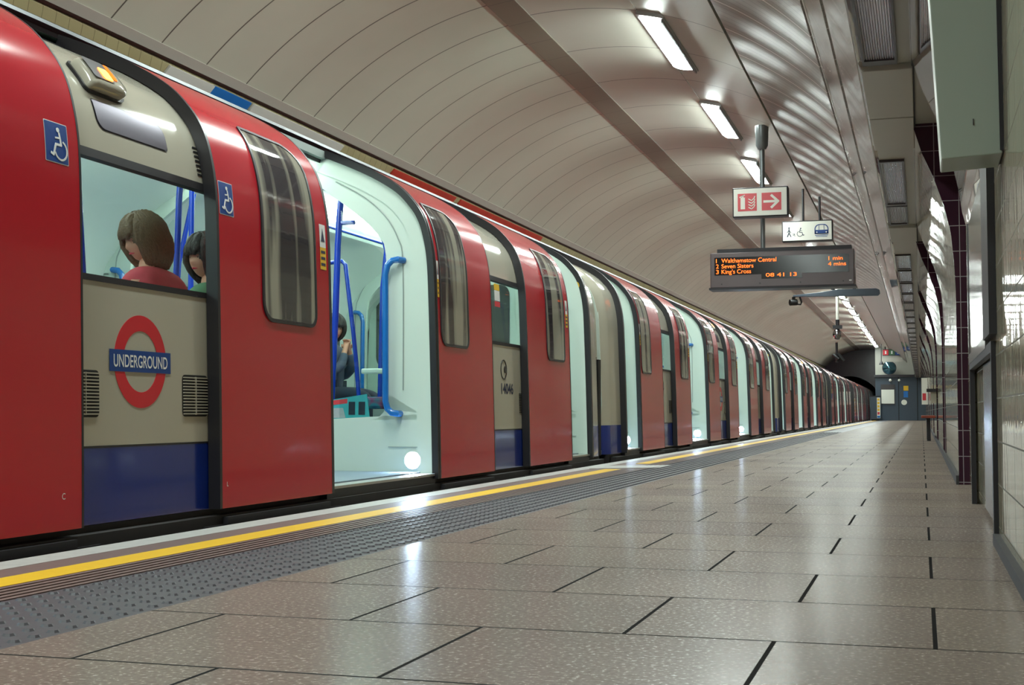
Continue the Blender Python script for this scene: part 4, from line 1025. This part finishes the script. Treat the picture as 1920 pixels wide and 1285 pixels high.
# ------------------------------------------------------------------ people
def skin_mesh(pts,edges,rad,lvl=2):
    me=bpy.data.meshes.new('sk'); me.from_pydata(pts,edges,[]); o=bpy.data.objects.new('sk',me); C.objects.link(o)
    m=o.modifiers.new('s','SKIN'); m.use_smooth_shade=True
    for i,r in enumerate(rad): me.skin_vertices[0].data[i].radius=(r if isinstance(r,tuple) else (r,r))
    me.skin_vertices[0].data[0].use_root=True
    s=o.modifiers.new('b','SUBSURF'); s.levels=lvl; s.render_levels=lvl
    dg=bpy.context.evaluated_depsgraph_get(); dg.update(); out=bpy.data.meshes.new_from_object(o.evaluated_get(dg))
    v=[tuple(q.co) for q in out.vertices]; f=[tuple(p.vertices) for p in out.polygons]
    bpy.data.objects.remove(o); bpy.data.meshes.remove(me); bpy.data.meshes.remove(out); return v,f
def headfn(d):
    # unit head, facing +x ; returns displaced direction
    x,y,z=d; r=1.0
    q=Vector((x*1.02,y*.80,z*1.18))
    if x>0:
        q.x*=1-.10*max(0,z)                                   # forehead
        ny=math.exp(-((y)/.16)**2); nz_=math.exp(-((z+.12)/.17)**2); q.x+=.17*ny*nz_   # nose
        q.x-=.09*math.exp(-((abs(y)-.33)/.16)**2)*math.exp(-((z-.10)/.12)**2)            # eye sockets
        q.x+=.05*ny*math.exp(-((z+.42)/.07)**2)*1.2                                      # lips
        q.x-=.04*ny*math.exp(-((z+.36)/.03)**2)
        q.x+=.07*math.exp(-(y/.3)**2)*math.exp(-((z+.72)/.16)**2)                        # chin
    if z<-.3: q.y*=1-.28*min(1,(-z-.3)/.7); 
    return q
def person(name,label,loc,rz,top,bottom,hair,head_pitch=.3,head_yaw=0,arms='lap',hairlen=1,extra=None):
    """seated figure, origin at the floor below the hips; faces local +x"""
    r=empty(name,loc,label,'person',None,rz)
    H=.50; hipx=-.02
    neck=Vector((.04,0,1.08)); hc=Vector((.07,0,1.24))
    P=[(hipx,0,.56),(0,0,.70),(.01,0,.86),(.02,0,.99),tuple(neck)]; R=[(.12,.14),(.11,.13),(.10,.13),(.07,.09),(.045,.045)]
    Ed=[(0,1),(1,2),(2,3),(3,4)]
    P.append((.055,0,1.16)); R.append(.05); Ed.append((4,5))
    cloth=[]
    for sy in (-1,1):
        k=len(P); P+=[(.0,sy*.10,.56),(.24,sy*.11,.57),(.45,sy*.11,.555),(.46,sy*.11,.33),(.45,sy*.11,.12),(.56,sy*.12,.05)]
        R+=[.09,.08,.058,.052,.035,.035]; Ed+=[(0,k),(k,k+1),(k+1,k+2),(k+2,k+3),(k+3,k+4),(k+4,k+5)]
        k=len(P)
        if arms=='lap': A=[(.01,sy*.17,.98),(.03,sy*.22,.76),(.20,sy*.17,.66),(.30,sy*.08,.67)]
        else: A=[(.01,sy*.17,.98),(.06,sy*.23,.76),(.20,sy*.13,.86),(.20,sy*.05,1.02)]
        P+=A; R+=[.045,.04,.034,.028]; Ed+=[(3,k),(k,k+1),(k+1,k+2),(k+2,k+3)]
        # palm and fingers
        w_=Vector(A[3]); d=(Vector(A[3])-Vector(A[2])).normalized(); side=Vector((0,-sy,0)); 
        up=d.cross(side).normalized()
        pk=len(P); P.append(tuple(w_+d*.05)); R.append(.026); Ed.append((k+3,pk))
        for fi in range(4):
            off=up*((fi-1.5)*.018); ln=[.040,.046,.043,.034][fi]
            a=len(P); P+=[tuple(w_+d*.085+off),tuple(w_+d*(.085+ln*.6)+off+side*.012),tuple(w_+d*(.085+ln*.8)+off+side*.035)]; R+=[.0095,.0085,.0075]; Ed+=[(pk,a),(a,a+1),(a+1,a+2)]
        a=len(P); P+=[tuple(w_+d*.035+up*.035),tuple(w_+d*.07+up*.05+side*.015)]; R+=[.011,.009]; Ed+=[(pk,a),(a,a+1)]
    v,f=skin_mesh(P,Ed,R,2)
    mb=MB(); mb.add(v,f)
    hm=MB(); hm.sphere((0,0,0),.098,40,28,headfn)
    rot=Matrix.Rotation(head_yaw,3,'Z')@Matrix.Rotation(head_pitch,3,'Y')
    for sy in (-1,1): hm.sphere((-.005,sy*.083,-.01),(.02,.012,.032),10,8)
    mb.add([tuple(hc+rot@Vector(q)) for q in hm.v],hm.f)
    body=mb.build('body','skin',r,smooth=70)
    # eyes, brows, lips
    e=MB()
    for sy in (-1,1): e.sphere(tuple(hc+rot@Vector((.078,sy*.032,.012))),.007,10,8)
    e.build('eyes','hair_dark',r,smooth=60)
    e=MB(); e.tube([tuple(hc+rot@Vector(q)) for q in ((.088,-.022,-.049),(.1005,0,-.048),(.088,.022,-.049))],[.002,.006,.002],8); e.build('lips','coral_cloth',r,smooth=60)
    # hair cap: grid over the scalp with fringe and back fall
    h=MB()
    def hf(d):
        q=headfn(d); k=1.13+.03*math.sin(13*d.y+5*d.z)+.02*math.sin(31*d.y)
        return Vector((q.x*k if d.x<.2 else min(q.x*k,1.2),q.y*1.16,q.z*k))
    N_,M_=40,28; vs=[];idx={}
    for i in range(M_+1):
        th=PI*i/M_
        for k in range(N_):
            d=Vector((math.sin(th)*math.cos(2*PI*k/N_),math.sin(th)*math.sin(2*PI*k/N_),math.cos(th)))
            az=abs(math.atan2(d.y,d.x))
            lim=.30 if az<.55 else (.30-(az-.55)*3.6 if az<.88 else -.88)
            z=d.z
            if z>=lim-.08: 
                q=hf(d)*.098
                if hairlen and d.z<-.1 and az>1.2: q.z=q.z-.05*hairlen*(-d.z); q.x-=.012; q.y*=1.0+.12*(-d.z)
                idx[(i,k)]=len(vs); vs.append(tuple(hc+rot@q))
    fs=[]
    for i in range(M_):
        for k in range(N_):
            c4=[(i,k),(i+1,k),(i+1,(k+1)%N_),(i,(k+1)%N_)]
            if all(c in idx for c in c4): fs.append(tuple(idx[c] for c in c4))
    h.add(vs,fs)
    rg=random.Random(3)
    for q_ in range(150):
        az=rg.uniform(-PI,PI); front_=abs(az)<.6
        t0=rg.uniform(.15,.7); t1=(rg.uniform(1.15,1.32) if front_ else rg.uniform(1.9,2.55)); pts=[]
        if not front_ and abs(az)<.95: az=math.copysign(.95,az)
        for j in range(9):
            th=t0+(t1-t0)*j/8; a_=az+.10*math.sin(j*.9+q_)
            d=Vector((math.sin(th)*math.cos(a_),math.sin(th)*math.sin(a_),math.cos(th))); v_=hf(d)*.098*1.07
            if hairlen and d.z<-.1 and abs(a_)>.8: v_.z-=.05*hairlen*(-d.z); v_.x-=.012; v_.y*=1.0+.12*(-d.z)
            pts.append(tuple(hc+rot@v_))
        h.tube(pts,[.0035,.006,.0075,.008,.008,.0075,.0065,.005,.002],6)
    ho=h.build('hair',hair,r,smooth=70); sm=ho.modifiers.new('t','SOLIDIFY'); sm.thickness=.012; sm.offset=1
    # clothing
    tv=[0,1,2,3]; 
    P2=[(hipx,0,.56),(0,0,.70),(.01,0,.86),(.01,0,1.0),(.02,0,1.11)]; R2=[(.15,.17),(.14,.165),(.145,.175),(.13,.155),(.085,.085)]; E2=[(0,1),(1,2),(2,3),(3,4)]
    for sy in (-1,1):
        k=len(P2)
        A=[(.01,sy*.17,.98),(.03,sy*.22,.76),(.18,sy*.175,.67)] if arms=='lap' else [(.01,sy*.17,.98),(.06,sy*.23,.76),(.20,sy*.13,.86),(.20,sy*.055,1.0)]
        P2+=A; R2+=[.078,.064,.05,.042][:len(A)]; E2+=[(3,k),(k,k+1),(k+1,k+2)]+([(k+2,k+3)] if len(A)>3 else [])
    v,f=skin_mesh(P2,E2,R2,2); mb=MB(); mb.add(v,f); mb.build('jumper',top,r,smooth=70)
    P3=[(hipx,0,.57)];R3=[(.14,.16)];E3=[]
    for sy in (-1,1):
        k=len(P3); P3+=[(.0,sy*.10,.57),(.24,sy*.11,.58),(.455,sy*.11,.565),(.465,sy*.11,.33),(.455,sy*.11,.15)]; R3+=[.105,.095,.075,.066,.06]; E3+=[(0,k),(k,k+1),(k+1,k+2),(k+2,k+3),(k+3,k+4)]
    v,f=skin_mesh(P3,E3,R3,2); mb=MB(); mb.add(v,f); mb.build('trousers',bottom,r,smooth=70)
    for sy in (-1,1):
        mb=MB(); mb.sphere((.53,sy*.12,.045),(.13,.048,.045),14,8); mb.build('shoe','black',r,smooth=60)
    r.scale=(.9,.9,.9)
    return r,hc,rot
FL=.10
# woman on the near side seat of the first carriage (behind the side window), looking down to her left
p1,hc1,rot1=person('person','person with brown bobbed hair and coral red top, head bowed, behind the near side window',(-3.36,5.36,FL+.06),PI*1.0,'coral_cloth','trouser_dark','hair_brown',head_pitch=.35,head_yaw=math.radians(62),hairlen=1.3)
p2,hc2,rot2=person('person','person with a red flower hair clip, partly hidden behind the dark door edge',(-3.42,6.02,FL+.05),PI*1.0,'green_cloth','trouser_dark','hair_dark',head_pitch=.2,head_yaw=math.radians(70),hairlen=.6)
mb=MB(); 
for k in range(6):
    a=2*PI*k/6; mb.sphere((.02*math.cos(a),0,.02*math.sin(a)),(.018,.012,.018),8,6)
fl=mb.build('flower_clip','red_paper',p2,smooth=60); fl.location=hc2+rot2@Vector((.045,.118,.045))
p3,hc3,rot3=person('person','seated person in grey jacket with hands raised to the face beyond the glass screen',(-4.98,10.72,FL),0,'grey_cloth','trouser_dark','hair_dark',head_pitch=.25,head_yaw=math.radians(-50),arms='up',hairlen=0)
# newspapers on the ledge of the draught screen
r=empty('newspaper',(-3.60,7.983,.432),'pale blue and red newspaper lying against the glass screen','newspaper')
mb=MB(); mb.extr([(-.17,0),(.19,0),(.165,.165),(-.17,.115)],lambda u,v,w_:(u,w_+v*.03,v),0,.006); mb.build('page','teal_paper',r)
mb=MB(); mb.extr([(-.16,.085),(.03,.105),(.03,.135),(-.16,.115)],lambda u,v,w_:(u,w_+v*.03,v),-.002,0); mb.build('headline_band','red_paper',r)
for x in (.04,.11):
    mb=MB(); mb.extr([(x,.03),(x+.045,.03),(x+.045,.115),(x,.115)],lambda u,v,w_:(u,w_+v*.03,v),-.002,0); mb.build('photo_print','trouser_dark',r)
mb=MB(); mb.extr([(-.16,.01),(.02,.01),(.0,.075),(-.16,.07)],lambda u,v,w_:(u,w_+v*.03,v),-.002,0); mb.build('photo_print','pale_cloth',r)
